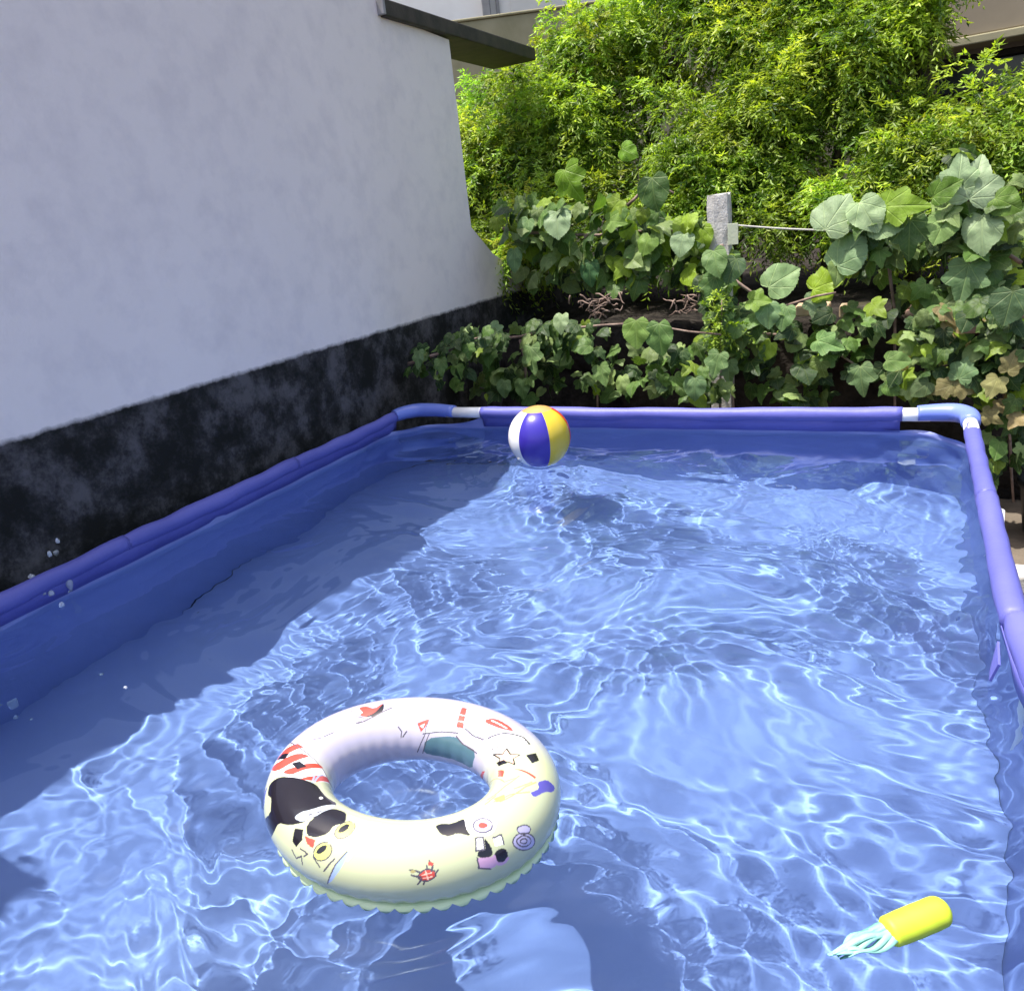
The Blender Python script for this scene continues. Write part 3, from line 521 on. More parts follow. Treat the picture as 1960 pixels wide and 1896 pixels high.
for d in DECALS:
    pts = np.array(d[-1])
    if d[0] == 'p' and 5 < len(pts): pts = chaikin(pts)
    c = np.array(d[1]); lo, hi = pts.min(0) - 3, pts.max(0) + 3
    mid = (lo[0] + hi[0]) / 2; u = ((adeg - mid + 180) % 360) - 180 + mid
    sel = np.where((u > lo[0]) & (u < hi[0]) & (bs % 360 > -1))[0]
    mb = (lo[1] + hi[1]) / 2; vb = ((bs - mb + 180) % 360) - 180 + mb
    sel = sel[(vb[sel] > lo[1]) & (vb[sel] < hi[1])]
    if not len(sel): continue
    us, vs_ = u[sel], vb[sel]
    if d[0] == 'p': hitm = pip(us, vs_, pts)
    else:
        wd = d[2] * .0011; hitm = np.zeros(len(sel), bool)
        X = np.radians(us) * (RR + Rr * .4); Y = np.radians(vs_) * Rr
        for k in range(len(pts) - 1):
            ax, ay = math.radians(pts[k][0]) * (RR + Rr * .4), math.radians(pts[k][1]) * Rr
            bx, by = math.radians(pts[k + 1][0]) * (RR + Rr * .4), math.radians(pts[k + 1][1]) * Rr
            L2 = (bx - ax) ** 2 + (by - ay) ** 2 + 1e-12
            t_ = np.clip(((X - ax) * (bx - ax) + (Y - ay) * (by - ay)) / L2, 0, 1)
            hitm |= np.hypot(X - ax - t_ * (bx - ax), Y - ay - t_ * (by - ay)) < wd
    col[sel[hitm]] = c
ia, ib = np.meshgrid(np.arange(na), np.arange(nb), indexing='ij'); ia = ia.ravel(); ib = ib.ravel()
Ft = np.stack([ia * nb + ib, ((ia + 1) % na) * nb + ib, ((ia + 1) % na) * nb + (ib + 1) % nb, ia * nb + (ib + 1) % nb], 1)
ring = empty('swim_ring', (RCx, RCy, ZW), 'inflatable swim ring with seaside print in white and pale yellow floating on the pool', 'swim ring')
fastmesh('inflated_tube', Vt, Ft, M['ringprint'], ring, tint=col)
sb = math.radians(seam_b); V = []; F = []; n = 900
for i in range(n):
    a = 2 * math.pi * i / n; s = (abs(math.sin(a * 26 + .3 * math.sin(a * 5)))) ** .5
    for k, e in enumerate((-.003, .002 + .003 * s, .0035 + .0055 * s)):
        q = (Rr + e) * math.cos(sb); z = RCz + (Rr + e) * math.sin(sb) - .0012 * k + (.0018 * math.cos(a * 52) if k == 2 else 0)
        V.append((RCx + (RR + q) * math.cos(a), RCy + (SQ * RR + q) * math.sin(a), z))
for i in range(n):
    j = (i + 1) % n
    for k in range(2): F.append((i * 3 + k, j * 3 + k, j * 3 + k + 1, i * 3 + k + 1))
M['seam'] = simple('pale_green_seam', (.58, .72, .42), (.66, .78, .50), 20, .3, .05, .001)
so = mesh('welded_seam', V, F, M['seam'], ring); md = so.modifiers.new('t', 'SOLIDIFY'); md.thickness = .0008
# inflation valve low on the outer far side
vv = math.radians(60); vb_ = math.radians(35)
c0 = Vector((RCx + (RR + Rr * math.cos(vb_)) * math.cos(vv), RCy + (RR + Rr * math.cos(vb_)) * math.sin(vv), RCz + Rr * math.sin(vb_)))

# ------------------------------------------------------------------ beach ball
BR = .1135; bc = Vector((-1.175, 2.497, ZW + BR - .012))
nlo, nla = 96, 64; V = []; F = []; MI = []
lon0 = math.radians(-107)          # seam between the white and the blue panel, seen from the camera side
tc = 29                            # polar cap angle
for j in range(nla + 1):
    th = math.pi * j / nla
    for i in range(nlo):
        ph = lon0 + 2 * math.pi * i / nlo
        u = (i % 16) / 16; groove = .0022 * math.exp(-(min(u, 1 - u) * 16 / .9) ** 2) * math.sin(th)
        r = BR - groove; V.append((bc.x + r * math.sin(th) * math.cos(ph), bc.y + r * math.sin(th) * math.sin(ph), bc.z + r * math.cos(th)))
for j in range(nla):
    for i in range(nlo):
        i2 = (i + 1) % nlo; F.append((j * nlo + i, (j + 1) * nlo + i, (j + 1) * nlo + i2, j * nlo + i2))
        th = 180 * (j + .5) / nla; MI.append(6 if th < tc or th > 180 - tc else i // 16)
bm_ = [simple('ball_' + n_, c, c, 5, .22, .04, .001) for n_, c in (('purple', (.045, .03, .33)), ('yellow', (.62, .46, .035)), ('red', (.62, .05, .02)), ('green', (.05, .35, .08)), ('orange', (.6, .2, .03)), ('white', (.80, .80, .78)), ('tan', (.55, .29, .10)))]
ball = empty('beach_ball', (bc.x, bc.y, ZW), 'beach ball with white, purple and yellow panels floating at the far end of the pool', 'beach ball')
bo = mesh('ball_skin', V, F, bm_, ball, midx=MI)
d = (Vector((0, 0, EYE)) - bc).normalized()
vd = Vector((-.55, -.55, -.62)).normalized(); vd = (vd + d * .25).normalized()
tube('valve', [bc + vd * (BR - .002), bc + vd * (BR + .004)], .008, M['white'], ball, n=14)

# ------------------------------------------------------------------ pineapple dive toy
M['toyyellow'] = simple('yellow_foam', (.52, .66, .03), (.56, .70, .04), 12, .55, .1, .001)
M['toyteal'] = simple('teal_fabric', (.16, .42, .34), (.28, .56, .48), 18, .6, .2, .001)
toy = empty('pineapple_toy', (.045, .815, ZW), 'yellow pineapple shaped dive toy with teal leaves floating near the right side', 'pool toy')
a = Vector((.016, .794, .664)); b = Vector((.081, .852, .668)); ax = (b - a).normalized(); L_ = (b - a).length
P = []; rad = []
for i in range(25):
    u = i / 24; P.append(a + ax * (L_ * u)); e = min(u / .05, 1); e2 = min((1 - u) / .17, 1)
    rad.append(.0178 * (.84 + .16 * math.sqrt(1 - (1 - e) ** 2)) * math.sqrt(max(.0, 1 - (1 - e2) ** 2)) * (.97 + .05 * math.sin(u * 3.1)) + .0005)
V, F = tube_vf(P, rad, 28, True, lambda i, an: .006 * math.sin(6 * an + i)); mesh('foam_body', V, F, M['toyyellow'], toy)
sd_ = ax.cross(Vector((0, 0, 1))).normalized()
for k in range(7):
    o_ = (k - 3) / 3; L2 = .098 - .018 * abs(o_) - (.01 if k % 2 else 0); V = []; F = []; n = 14
    p0 = a + ax * .012 + sd_ * (.008 * o_) + Vector((0, 0, .006 * (1 - abs(o_))))
    for i in range(n + 1):
        u = i / n; wdt = .0052 * (1 - u * .55) * (1 if u < .82 else (1 - u) / .18 + .05) * (1 + .2 * math.sin(u * 9 + k))
        p = p0 - ax * (L2 * u) + sd_ * (.007 * o_ * math.sin(u * 3.2) - .006 * o_ * u + .002 * math.sin(u * 8 + k * 2)) + Vector((0, 0, -.004 * u * u + .001 * u + .003 * math.sin(u * 11 + k)))
        V += [p - sd_ * wdt + Vector((0, 0, .001)), p + Vector((0, 0, .0045 * (1 - u))), p + sd_ * wdt + Vector((0, 0, .001))]
    for i in range(n):
        for j in range(2): q = i * 3 + j; F.append((q, q + 3, q + 4, q + 1))
    o = mesh('leaf_ribbon', V, F, M['toyteal'], toy); md = o.modifiers.new('t', 'SOLIDIFY'); md.thickness = .0015

# ------------------------------------------------------------------ splash drops
DR = [(55,1100,1.3),(72,1118,.9),(80,1128,1.1),(100,1112,1.0),(108,1125,1.3),(98,1135,.8),(120,1140,1.0),(133,1118,1.2),(128,1130,1.0),(130,1150,.9),(118,1158,.8),
      (50,1160,1.0),(57,1172,.9),(60,1103,1.0),(87,1062,.6),(107,1058,1.0),(110,1035,.5),(118,1068,.4),(36,1215,.8),(12,1212,.7),(5,1455,1.0),(22,1470,.9),(70,1475,1.1),
      (75,1487,.7),(105,1490,.5),(26,1495,.7),(147,1086,.7),(95,1060,.6),(197,1302,.5),(240,1315,.4),(40,1450,.6),(12,1478,.7)]
for k, (px, py, s) in enumerate(DR):
    up_ = py < 1250; p = at(px, py, 1.25 + .12 * math.sin(k * 2.3) if up_ else .93 + .05 * math.sin(k))
    V = []; F = []; n1, n2 = 8, 10
    rr0 = .009 * s; ph = R_.uniform(0, 6)
    for j in range(n1 + 1):
        th = math.pi * j / n1
        for i in range(n2):
            an = 2 * math.pi * i / n2; r = rr0 * (1 + .12 * math.sin(2 * an + ph) + .12 * math.cos(3 * th + ph)); V.append((p.x + r * math.sin(th) * math.cos(an), p.y + r * math.sin(th) * math.sin(an), p.z + r * math.cos(th) * (1.35 + .5 * math.sin(ph * 3))))
    for j in range(n1):
        for i in range(n2): F.append((j * n2 + i, (j + 1) * n2 + i, (j + 1) * n2 + (i + 1) % n2, j * n2 + (i + 1) % n2))
    o = mesh('water_droplet', V, F, M['drop'])
    tag(o, 'small clear droplet splashing up beside the left rim of the pool' if up_ else 'small clear droplet just above the water at the left edge', 'water droplet', 'droplets splashing over the left rim' if up_ else 'droplets low over the water at the left')

# ------------------------------------------------------------------ ground, bank
GV, GF = boxvf(-60, 60, -20, 80, -.3, 0)
g_ = mesh('ground', [(-60, -20, 0), (60, -20, 0), (60, 80, 0), (-60, 80, 0)], [(0, 1, 2, 3)], M['yard'], smooth=False); tag(g_, kind='structure')
# raised earth behind the pool, rough front face, coloured dark in place of shade
nu, nv = 160, 14; V = []; F = []
gb = random.Random(3)
for i in range(nu + 1):
    x = -4 + 9 * i / nu
    for j in range(nv + 1):
        v = j / nv
        if v < .6: z = -.02 + .95 * v / .6; y = 4.12 + .05 * v
        else: z = .93; y = 4.15 + (v - .6) / .4 * 9
        n_ = .045 * math.sin(x * 5.1 + z * 7) + .03 * math.sin(x * 13 + j * 2.1) + gb.uniform(-.025, .025)
        V.append((x, y + n_ * (1 if v < .65 else .3), z + (gb.uniform(-.02, .02) if v > .5 else 0)))
for i in range(nu):
    for j in range(nv): q = i * (nv + 1) + j; F.append((q, q + nv + 1, q + nv + 2, q + 1))
bank = mesh('earth_bank', V, F, M['bank']); tag(bank, kind='structure')

# ------------------------------------------------------------------ house wall at the left
XW = -2.15
house = empty('house_wall', (XW - .15, 2, 0), 'tall plain white rendered house wall with a black damp foot and dark coping', 'house wall')
def prism(name, prof, x0, x1, mat, parent, bevel=0):       # prof: (y,z) outline extruded in x
    n = len(prof); V = [(x0, y, z) for y, z in prof] + [(x1, y, z) for y, z in prof]
    F = [tuple(range(n)), tuple(range(2 * n - 1, n - 1, -1))] + [(i, i + n, (i + 1) % n + n, (i + 1) % n) for i in range(n)]
    o = mesh(name, V, F, mat, parent, smooth=False); return o
zt = lambda y: 2.435 - .0 * (y - 3.4)
prism('plaster_wall', [(-.6, 0), (3.97, 0), (3.97, 2.40), (3.36, 2.43), (3.30, 2.60), (2.9, 2.54), (1.6, 2.31), (1.45, 2.24), (1.05, 2.06), (.70, 1.74), (.40, 1.72), (.38, 2.58), (.06, 2.58), (.04, 1.72), (-.6, 1.72)], XW - .25, XW, M['plaster'], house)  # outline's unseen near steps and raised block added to shape the pool shadow
# low continuation of the wall, black with damp
prism('low_wall', [(3.973, 0), (6.4, 0), (6.4, 1.02), (4.75, 1.12), (4.2, 1.34), (3.973, 1.50)], XW - .24, XW - .004, M['plaster'], house)
cz = at(737, 14, 3.39).z
box('coping', (XW - .27, XW + .03, 3.365, 5.0, cz - .04, cz + .03), M['darkwood'], house, .006)
box('coping_end', (XW - .02, XW + .036, 3.345, 3.362, cz - .036, cz + .05), M['greytrim'], house, .003)

# ------------------------------------------------------------------ white building behind, upper left
wb = empty('white_building', (-4, 9, .9), 'bright white rendered building with grey pilaster and beige parapet behind the hedge', 'building')
zp = at(920, 38, 9.0).z
def on_z(px, py, z):
    d = ray(px, py); return Vector(np.array([0, 0, EYE]) + d * ((z - EYE) / d[2]))
pA = on_z(920, 38, zp); pB = on_z(1140, 8, zp)
dv = (pB - pA); dv.z = 0; dv.normalize(); nv_ = Vector((-dv.y, dv.x, 0))
def slab(name, a, b, n0, n1, z0, z1, mat, parent, bevel=.01):
    p = [a + nv_ * n0, b + nv_ * n0, b + nv_ * n1, a + nv_ * n1]
    return hexa(name, [(q.x, q.y, z0) for q in p] + [(q.x, q.y, z1) for q in p], mat, parent, bevel)
A2 = pA - dv * 3.5; B2 = pB + dv * 3.2
slab('parapet', A2, B2, 0, .25, .9, zp, M['parapet'], wb)
slab('parapet_cap', A2, B2, -.02, .27, zp + .002, zp + .03, M['parapet'], wb)
slab('wall', A2 - dv, B2, 1.2, 1.5, .9, zp + 4, M['whitewall'], wb)
pp = pA + dv * .02
slab('pilaster', pp - dv * .05 , pp + dv * .05, 1.05, 1.197, zp - .6, zp + 4, M['greytrim'], wb)
slab('drain_pipe', pp + dv * .12, pp + dv * .16, 1.12, 1.195, zp - .6, zp + 4, M['greytrim'], wb, .02)
slab('bay', pp + dv * .3, pp + dv * 1.75, 1.08, 1.196, zp - .6, zp + 4, simple('pale_cream_render', (.62, .60, .56), (.66, .64, .6), 3, .8), wb)

# ------------------------------------------------------------------ house at the upper right
hb = empty('shaded_house', (1.5, 8, .9), 'taupe rendered house front with dark window and ledge behind the hedge at right', 'house')
Yh = 7.6
a0 = at(1780, 100, Yh); a1 = at(2200, 40, Yh)
dv = Vector((1, -.06, 0)).normalized(); nv_ = Vector((.06, 1, 0)).normalized()
zb = at(1832, 84, Yh).z
S0 = Vector((a0.x - .6, Yh, 0)); S1 = Vector((a0.x + 4, Yh - .28, 0))
slab('upper_wall', S0, S1, 0, 1.4, zb + .03, zb + 2.2, M['taupe'], hb)
slab('lintel_trim', S0, S1, -.03, 0.3, zb - .03, zb + .028, M['parapet'], hb, .008)
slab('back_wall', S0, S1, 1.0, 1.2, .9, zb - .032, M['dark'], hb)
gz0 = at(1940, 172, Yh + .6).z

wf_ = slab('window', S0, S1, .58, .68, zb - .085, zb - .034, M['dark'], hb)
slab('pane', S0, S1, .62, .66, gz0 + .04, zb - .086, M['pane'], wf_)
L0 = at(1903, 176, Yh + .4); 
slab('ledge', Vector((L0.x, Yh + .0, 0)), Vector((L0.x + 3, Yh - .2, 0)), .30, .62, gz0 - .06, gz0 + .02, M['greytrim'], hb)
D0 = at(1912, 300, Yh + .6)
slab('door', Vector((D0.x - .05, Yh, 0)), Vector((D0.x + .32, Yh - .02, 0)), .72, .76, .93, gz0 - .12, simple('brown_door', (.05, .038, .04), (.07, .055, .055), 3, .6), hb)
slab('door_frame', Vector((D0.x + .36, Yh, 0)), Vector((D0.x + .52, Yh - .02, 0)), .5, .7, .93, gz0 - .07, M['greytrim'], hb)

# ------------------------------------------------------------------ post, wire, card, bricks, kerb, pot
pc = at(1376, 372, 4.02)
def rough_post(name, cx_, cy_, z0, z1, w_, d_, lean=(0, 0)):
    V = []; F = []; nz_ = 22; pr = []
    for (x, y) in ((-1, -1), (-.3, -1), (.4, -1), (1, -1), (1, 0), (1, 1), (0, 1), (-1, 1), (-1, 0)): pr.append((x, y))
    g = random.Random(8); n = len(pr)
    for j in range(nz_ + 1):
        u = j / nz_; z = z0 + (z1 - z0) * u
        for k, (x, y) in enumerate(pr):
            s = .93 if abs(x) == 1 and abs(y) == 1 else 1
            top = .94 if j == nz_ else 1
            V.append((cx_ + lean[0] * u + x * w_ / 2 * s * top + g.uniform(-.003, .003), cy_ + lean[1] * u + y * d_ / 2 * s * top + g.uniform(-.003, .003), z + (g.uniform(-.008, .004) if j == nz_ else 0)))
    for j in range(nz_):
        for k in range(n): F.append((j * n + k, j * n + (k + 1) % n, (j + 1) * n + (k + 1) % n, (j + 1) * n + k))
    F.append(tuple(nz_ * n + k for k in range(n)))
    return mesh(name, V, F, M['concrete'], smooth=False)
post = rough_post('fence_post', pc.x, 4.02, 0, pc.z, .105, .10)
tag(post, 'short weathered grey concrete fence post standing among the vines', 'fence post')
w0 = at(1395, 430, 3.98); w1 = at(1640, 442, 3.94); pts = []
for i in range(15):
    u = i / 14; p = w0.lerp(w1, u); p.z -= .006 * math.sin(u * math.pi); pts.append(p)
wire_ = tube('fence_wire', pts, .0042, M['wire'], n=8); tag(wire_, 'thin grey wire running right from the concrete post into the vine', 'wire')
q = at(1403, 447, 3.955); o = box('hanging_card', (q.x - .024, q.x + .024, q.y - .003, q.y + .003, q.z - .05, q.z + .045), simple('pale_green_card', (.52, .56, .40), (.58, .61, .45), 20, .6), None, .001)
tag(o, 'small pale card hanging on the wire beside the post', 'card')
for k, (px, py, wd, h) in enumerate(((1556, 592, .15, .05), (1650, 593, .19, .055))):
    q = at(px, py, 4.0); o = box('loose_brick', (q.x - wd / 2, q.x + wd / 2, q.y - .05, q.y + .07, q.z - h / 2, q.z + h / 2), M['tanbrick'], None, .008)
    tag(o, ('shorter', 'longer')[k] + ' tan brick lying on the edge of the earth bank', 'brick', 'tan bricks on the earth bank')
for k, (px, py, wd, h, Y) in enumerate(((1805, 583, .36, .03, 4.3), (1880, 602, .62, .035, 4.1), (1960, 622, .5, .04, 4.0))):
    q = at(px, py, Y); o = box('stone_slab', (q.x - wd / 2, q.x + wd / 2, q.y - .06, q.y + .16, q.z - h / 2, q.z + h / 2), M['redstone'], None, .01)
    tag(o, ('thin reddish slab at the back of the bank edge behind the right vines', 'long reddish slab on the bank edge behind the right vines', 'lowest reddish slab at the right end of the bank edge')[k], 'stone slab', 'reddish slabs on the bank edge')
q = on_z(1956, 1112, 0.03); o = box('kerb', (q.x - .25, q.x + 2.5, q.y - .05, q.y + .07, 0, .07), M['concrete'], None, .008); tag(o, 'pale concrete kerb on the ground right of the pool', 'kerb')
q = on_z(1962, 1030, 0.0)
pot = empty('plant_pot', (q.x + .12, q.y, 0), 'round black plastic plant pot standing on the ground right of the pool', 'plant pot')
V = []; F = []; prof = [(0, .004), (.12, .004), (.135, .05), (.16, .24), (.172, .25), (.172, .275), (.155, .275), (.15, .24), (0, .235)]
for (r, z) in prof:
    for k in range(28): an = 2 * math.pi * k / 28; V.append((q.x + .12 + r * math.cos(an), q.y + r * math.sin(an), z))
for j in range(len(prof) - 1):
    for k in range(28): F.append((j * 28 + k, j * 28 + (k + 1) % 28, (j + 1) * 28 + (k + 1) % 28, (j + 1) * 28 + k))
mesh('pot_shell', V[:28 * 8], [f for f in F if max(f) < 28 * 8], M['pot'], pot); 
mesh('pot_soil', V[28 * 7:], [(k, (k + 1) % 28, 28 + (k + 1) % 28, 28 + k) for k in range(28)], M['soil'], pot)

# ------------------------------------------------------------------ feathery trees (the hedge)
def leaflets(O, D, S, Lg, Wd):
    """O origin, D direction, S side (unit), Lg length, Wd half width -> folded blades (2 tris each)"""
    n = len(O); up = np.cross(D, S)
    mid = O + D * (Lg * .45)[:, None]
    V = np.empty((n, 4, 3)); V[:, 0] = O
    V[:, 1] = mid + S * Wd[:, None] + up * (Wd * .5)[:, None]
    V[:, 2] = O + D * Lg[:, None] - up * (Lg * .08)[:, None]
    V[:, 3] = mid - S * Wd[:, None] + up * (Wd * .5)[:, None]
    b = (np.arange(n) * 4)[:, None]
    F = np.concatenate([b + [0, 1, 2], b + [0, 2, 3]], 0)
    return V.reshape(-1, 3), F

def norm(a): return a / (np.linalg.norm(a, axis=1, keepdims=True) + 1e-9)

def sprays(centers, dirs, g, lmin=.08, lmax=.18, pairs=7, leaf=(.026, .050), tintf=None):
    n = len(centers); Ls = g.uniform(lmin, lmax, n); d = norm(dirs)
    O = []; D = []; S = []; T = []
    tint = tintf(n)
    for k in range(pairs + 1):
        u = (k + .6) / pairs
        droop = u * u * .7
        p = centers + d * (Ls * u)[:, None]; p[:, 2] -= Ls * droop * .8
        tg = d.copy(); tg[:, 2] -= 1.0 * u; tg = norm(tg)
        side = norm(np.cross(tg, np.tile([0, 0, 1.], (n, 1))))
        for s in ((-1, 1) if k < pairs else (0,)):
            dd = norm(tg * .75 + side * s * .8 + g.normal(0, .38, (n, 3)) + [0, 0, -.22])
            O.append(p + g.normal(0, .003, (n, 3))); D.append(dd); S.append(norm(np.cross(dd, np.tile([0, 0, 1.], (n, 1)) + g.normal(0, .6, (n, 3)))))
            T.append(tint * g.uniform(.8, 1.2, (n, 1)))
    O = np.concatenate(O); D = np.concatenate(D); S = np.concatenate(S); T = np.concatenate(T)
    m_ = len(O); V, F = leaflets(O, D, S, g.uniform(*leaf, m_), g.uniform(.0045, .0075, m_))
    return V, F, np.repeat(T, 4, 0)

def hedge_tint(g):
    def f(n):
        a = np.array([.19, .30, .03]); b = np.array([.37, .48, .08]); c = np.array([.055, .12, .02])
        t = g.random((n, 1)); k = g.random((n, 1))
        return np.where(k < .28, a * (1 - t) + c * t, a * (1 - t) + b * t)
    return f

def limb(path, r0, r1, mat, parent, name='limb'):
    n = len(path); return tube(name, path, [r0 + (r1 - r0) * i / (n - 1) for i in range(n)], mat, parent, n=9)

def tree(x, y, rx, ry, z0, z1, nclump, seed, label, per=44, mask=None):
    g = np.random.default_rng(seed); gr = random.Random(seed)
    t = empty('feathery_tree', (x, y, .93), label, 'tree', 'feathery trees of the hedge')
    tz = [.90 + (z1 - .35 - .90) * k / 6 for k in range(7)]
    tr = [(x + .05 * math.sin(k * 1.3 + seed) * k / 6, 4.5 + (y - 5.1) + max(0, tz[k] - 1.2) * .62 + ry * 1.1, tz[k]) for k in range(7)]
    tube('trunk', tr, [.045 * (1 - .1 * k) for k in range(7)], M['bark'], t, n=12)
    cs = []
    while len(cs) < nclump:
        px, py, pz = g.uniform(-1, 1), g.uniform(-1, 1), g.uniform(z0, z1)
        if px * px + py * py > 1.05: continue
        X = x + px * rx; Y = 4.5 + (y - 5.1) + (pz - 1.2) * .62 + abs(py) * ry * 1.5 + .05 * math.sin(X * 7) * math.cos(pz * 8)
        if mask and not mask(X, pz): continue
        if math.sin(X * 6.1 + 1.3 * math.sin(pz * 3) + 2) * math.sin(pz * 7.3 + X * 2.2) > (.42 if X > -1.95 else 9): continue
        cs.append((X, Y, pz))
    cs = np.array(cs)
    for k in range(0, len(cs), max(1, len(cs) // 12)):
        c = cs[k]; b = tr[min(6, max(1, int((c[2] - .93) / (z1 - .93) * 5)))]
        mid = ((b[0] + c[0]) / 2 + gr.uniform(-.06, .06), (b[1] + c[1]) / 2, (b[2] + c[2]) / 2 + .05)
        limb([b, mid, tuple(c)], .016, .005, M['bark'], t)
    Cn = np.repeat(cs, per, 0); n = len(Cn)
    cl_s = np.repeat(g.uniform(.04, .19, len(cs)), per)[:, None]
    off = g.normal(0, 1, (n, 3)); off = norm(off) * (g.random((n, 1)) ** .5)
    cen = Cn + off * cl_s
    d = off + [0, -.3, .2] + g.normal(0, .25, (n, 3))
    ct = np.repeat(g.uniform(.55, 1.35, (len(cs), 1)) * np.array([[1, 1, 1]]) * (1 + g.normal(0, .07, (len(cs), 3)) * [1.4, .3, .5]), per, 0)
    base = hedge_tint(g)
    V, F, T = sprays(cen, d, g, tintf=lambda n_: base(n_) * ct)
    keep = None
    fastmesh('crown', V, F, M['hedge'], t, smooth=False, tint=np.clip(T, .01, .9))
    return t

def top_mask(X, Z):
    # upper left shoulder of the hedge falls towards the coping, right side steps down
    if X < -1.6 and Z > 2.56 + (X + 2.3) * .40: return False
    if X > .03 and Z > 1.74 - max(0, X - .1) * .3: return False
    return True
Yc = 5.1
tree(-2.36, 4.95, .60, .42, 1.22, 2.75, 125, 1, 'dark leafed feathery tree at the left end of the hedge beside the white wall', mask=top_mask)
tree(-1.55, Yc, .52, .50, 1.25, 3.05, 110, 2, 'bright feathery tree in the hedge below the beige parapet', mask=top_mask)
tree(-.95, Yc, .52, .50, 1.30, 3.15, 115, 3, 'tall bright feathery tree rising behind the concrete post', mask=top_mask)
tree(-.42, Yc, .50, .50, 1.28, 3.15, 110, 4, 'feathery tree between the concrete post and the house at right', mask=top_mask)
tree(.02, Yc, .42, .48, 1.20, 3.0, 88, 5, 'feathery tree at the right end of the hedge against the taupe wall', mask=top_mask)
tree(.40, 5.15, .20, .2, 1.15, 1.86, 16, 6, 'thin wispy feathery shrub in front of the dark window at right', per=34)

# ------------------------------------------------------------------ vines with broad lobed leaves
def leaf_outline(kind, g):
    """flat outline points (x right, y towards the tip), petiole at the origin"""
    pts = []
    if kind == 'grape':
        key = [(0, 0), (.14, -.13), (.34, -.13), (.47, .04), (.42, .20), (.56, .42), (.42, .55), (.27, .58), (.17, .82), (0, 1.04)]
    else:
        key = [(0, 0), (.20, -.12), (.42, -.02), (.52, .22), (.50, .45), (.40, .66), (.24, .84), (.10, .96), (0, 1.04)]
    full = key + [(-x * g.uniform(.9, 1.08), y * g.uniform(.95, 1.05)) for x, y in key[-2:0:-1]]; sk = g.uniform(.85, 1.08)
    n = len(full)
    for i in range(n):
        x0, y0 = full[i]; x1, y1 = full[(i + 1) % n]
        for k in range(4):
            u = k / 4; x, y = x0 + (x1 - x0) * u, y0 + (y1 - y0) * u
            s = 1 + .035 * math.sin(math.pi * u) + (.022 if k % 2 else -.006) + g.uniform(-.015, .015)
            if i == 0 and k == 0: s = 1
            pts.append((x * s * sk, .38 + (y - .38) * s))
    return pts

def add_leaf(acc, p, nrm, tip, size, kind, tint, g, curl=.25):
    nrm = Vector(nrm).normalized(); tip = Vector(tip); tip = (tip - nrm * tip.dot(nrm)).normalized(); sd = tip.cross(nrm)
    fold = g.uniform(-.02, .28); ph = g.uniform(0, 6); ol = leaf_outline(kind, g); base = acc['n']; n = len(ol)
    def put(x, y):
        r2 = x * x + (y - .35) ** 2
        z = -curl * r2 + fold * abs(x) + .022 * math.sin(x * 9 + y * 6 + ph) + .02 * math.sin(y * 13 + ph)
        return Vector(p) + (sd * x + tip * (y - .1) + nrm * z) * size
    c0 = put(0, .38); V = [c0]; inner = []
    for x, y in ol: inner.append(put(x * .5, .38 + (y - .38) * .5))
    V += inner + [put(x, y) for x, y in ol]
    for i in range(n):
        j = (i + 1) % n
        acc['F'] += [(base, base + 1 + i, base + 1 + j), (base + 1 + i, base + 1 + n + i, base + 1 + n + j), (base + 1 + i, base + 1 + n + j, base + 1 + j)]
    acc['V'] += V; acc['C'] += [(0, .38, 0)] + [(x * .5, .38 + (y - .38) * .5, 0) for x, y in ol] + [(x, y, 0) for x, y in ol]; t = np.array(tint)
    acc['T'] += [t * .92] + [t * g.uniform(.93, 1.07) for _ in inner] + [t * g.uniform(.85, 1.1) for _ in ol]
    acc['n'] += len(V)

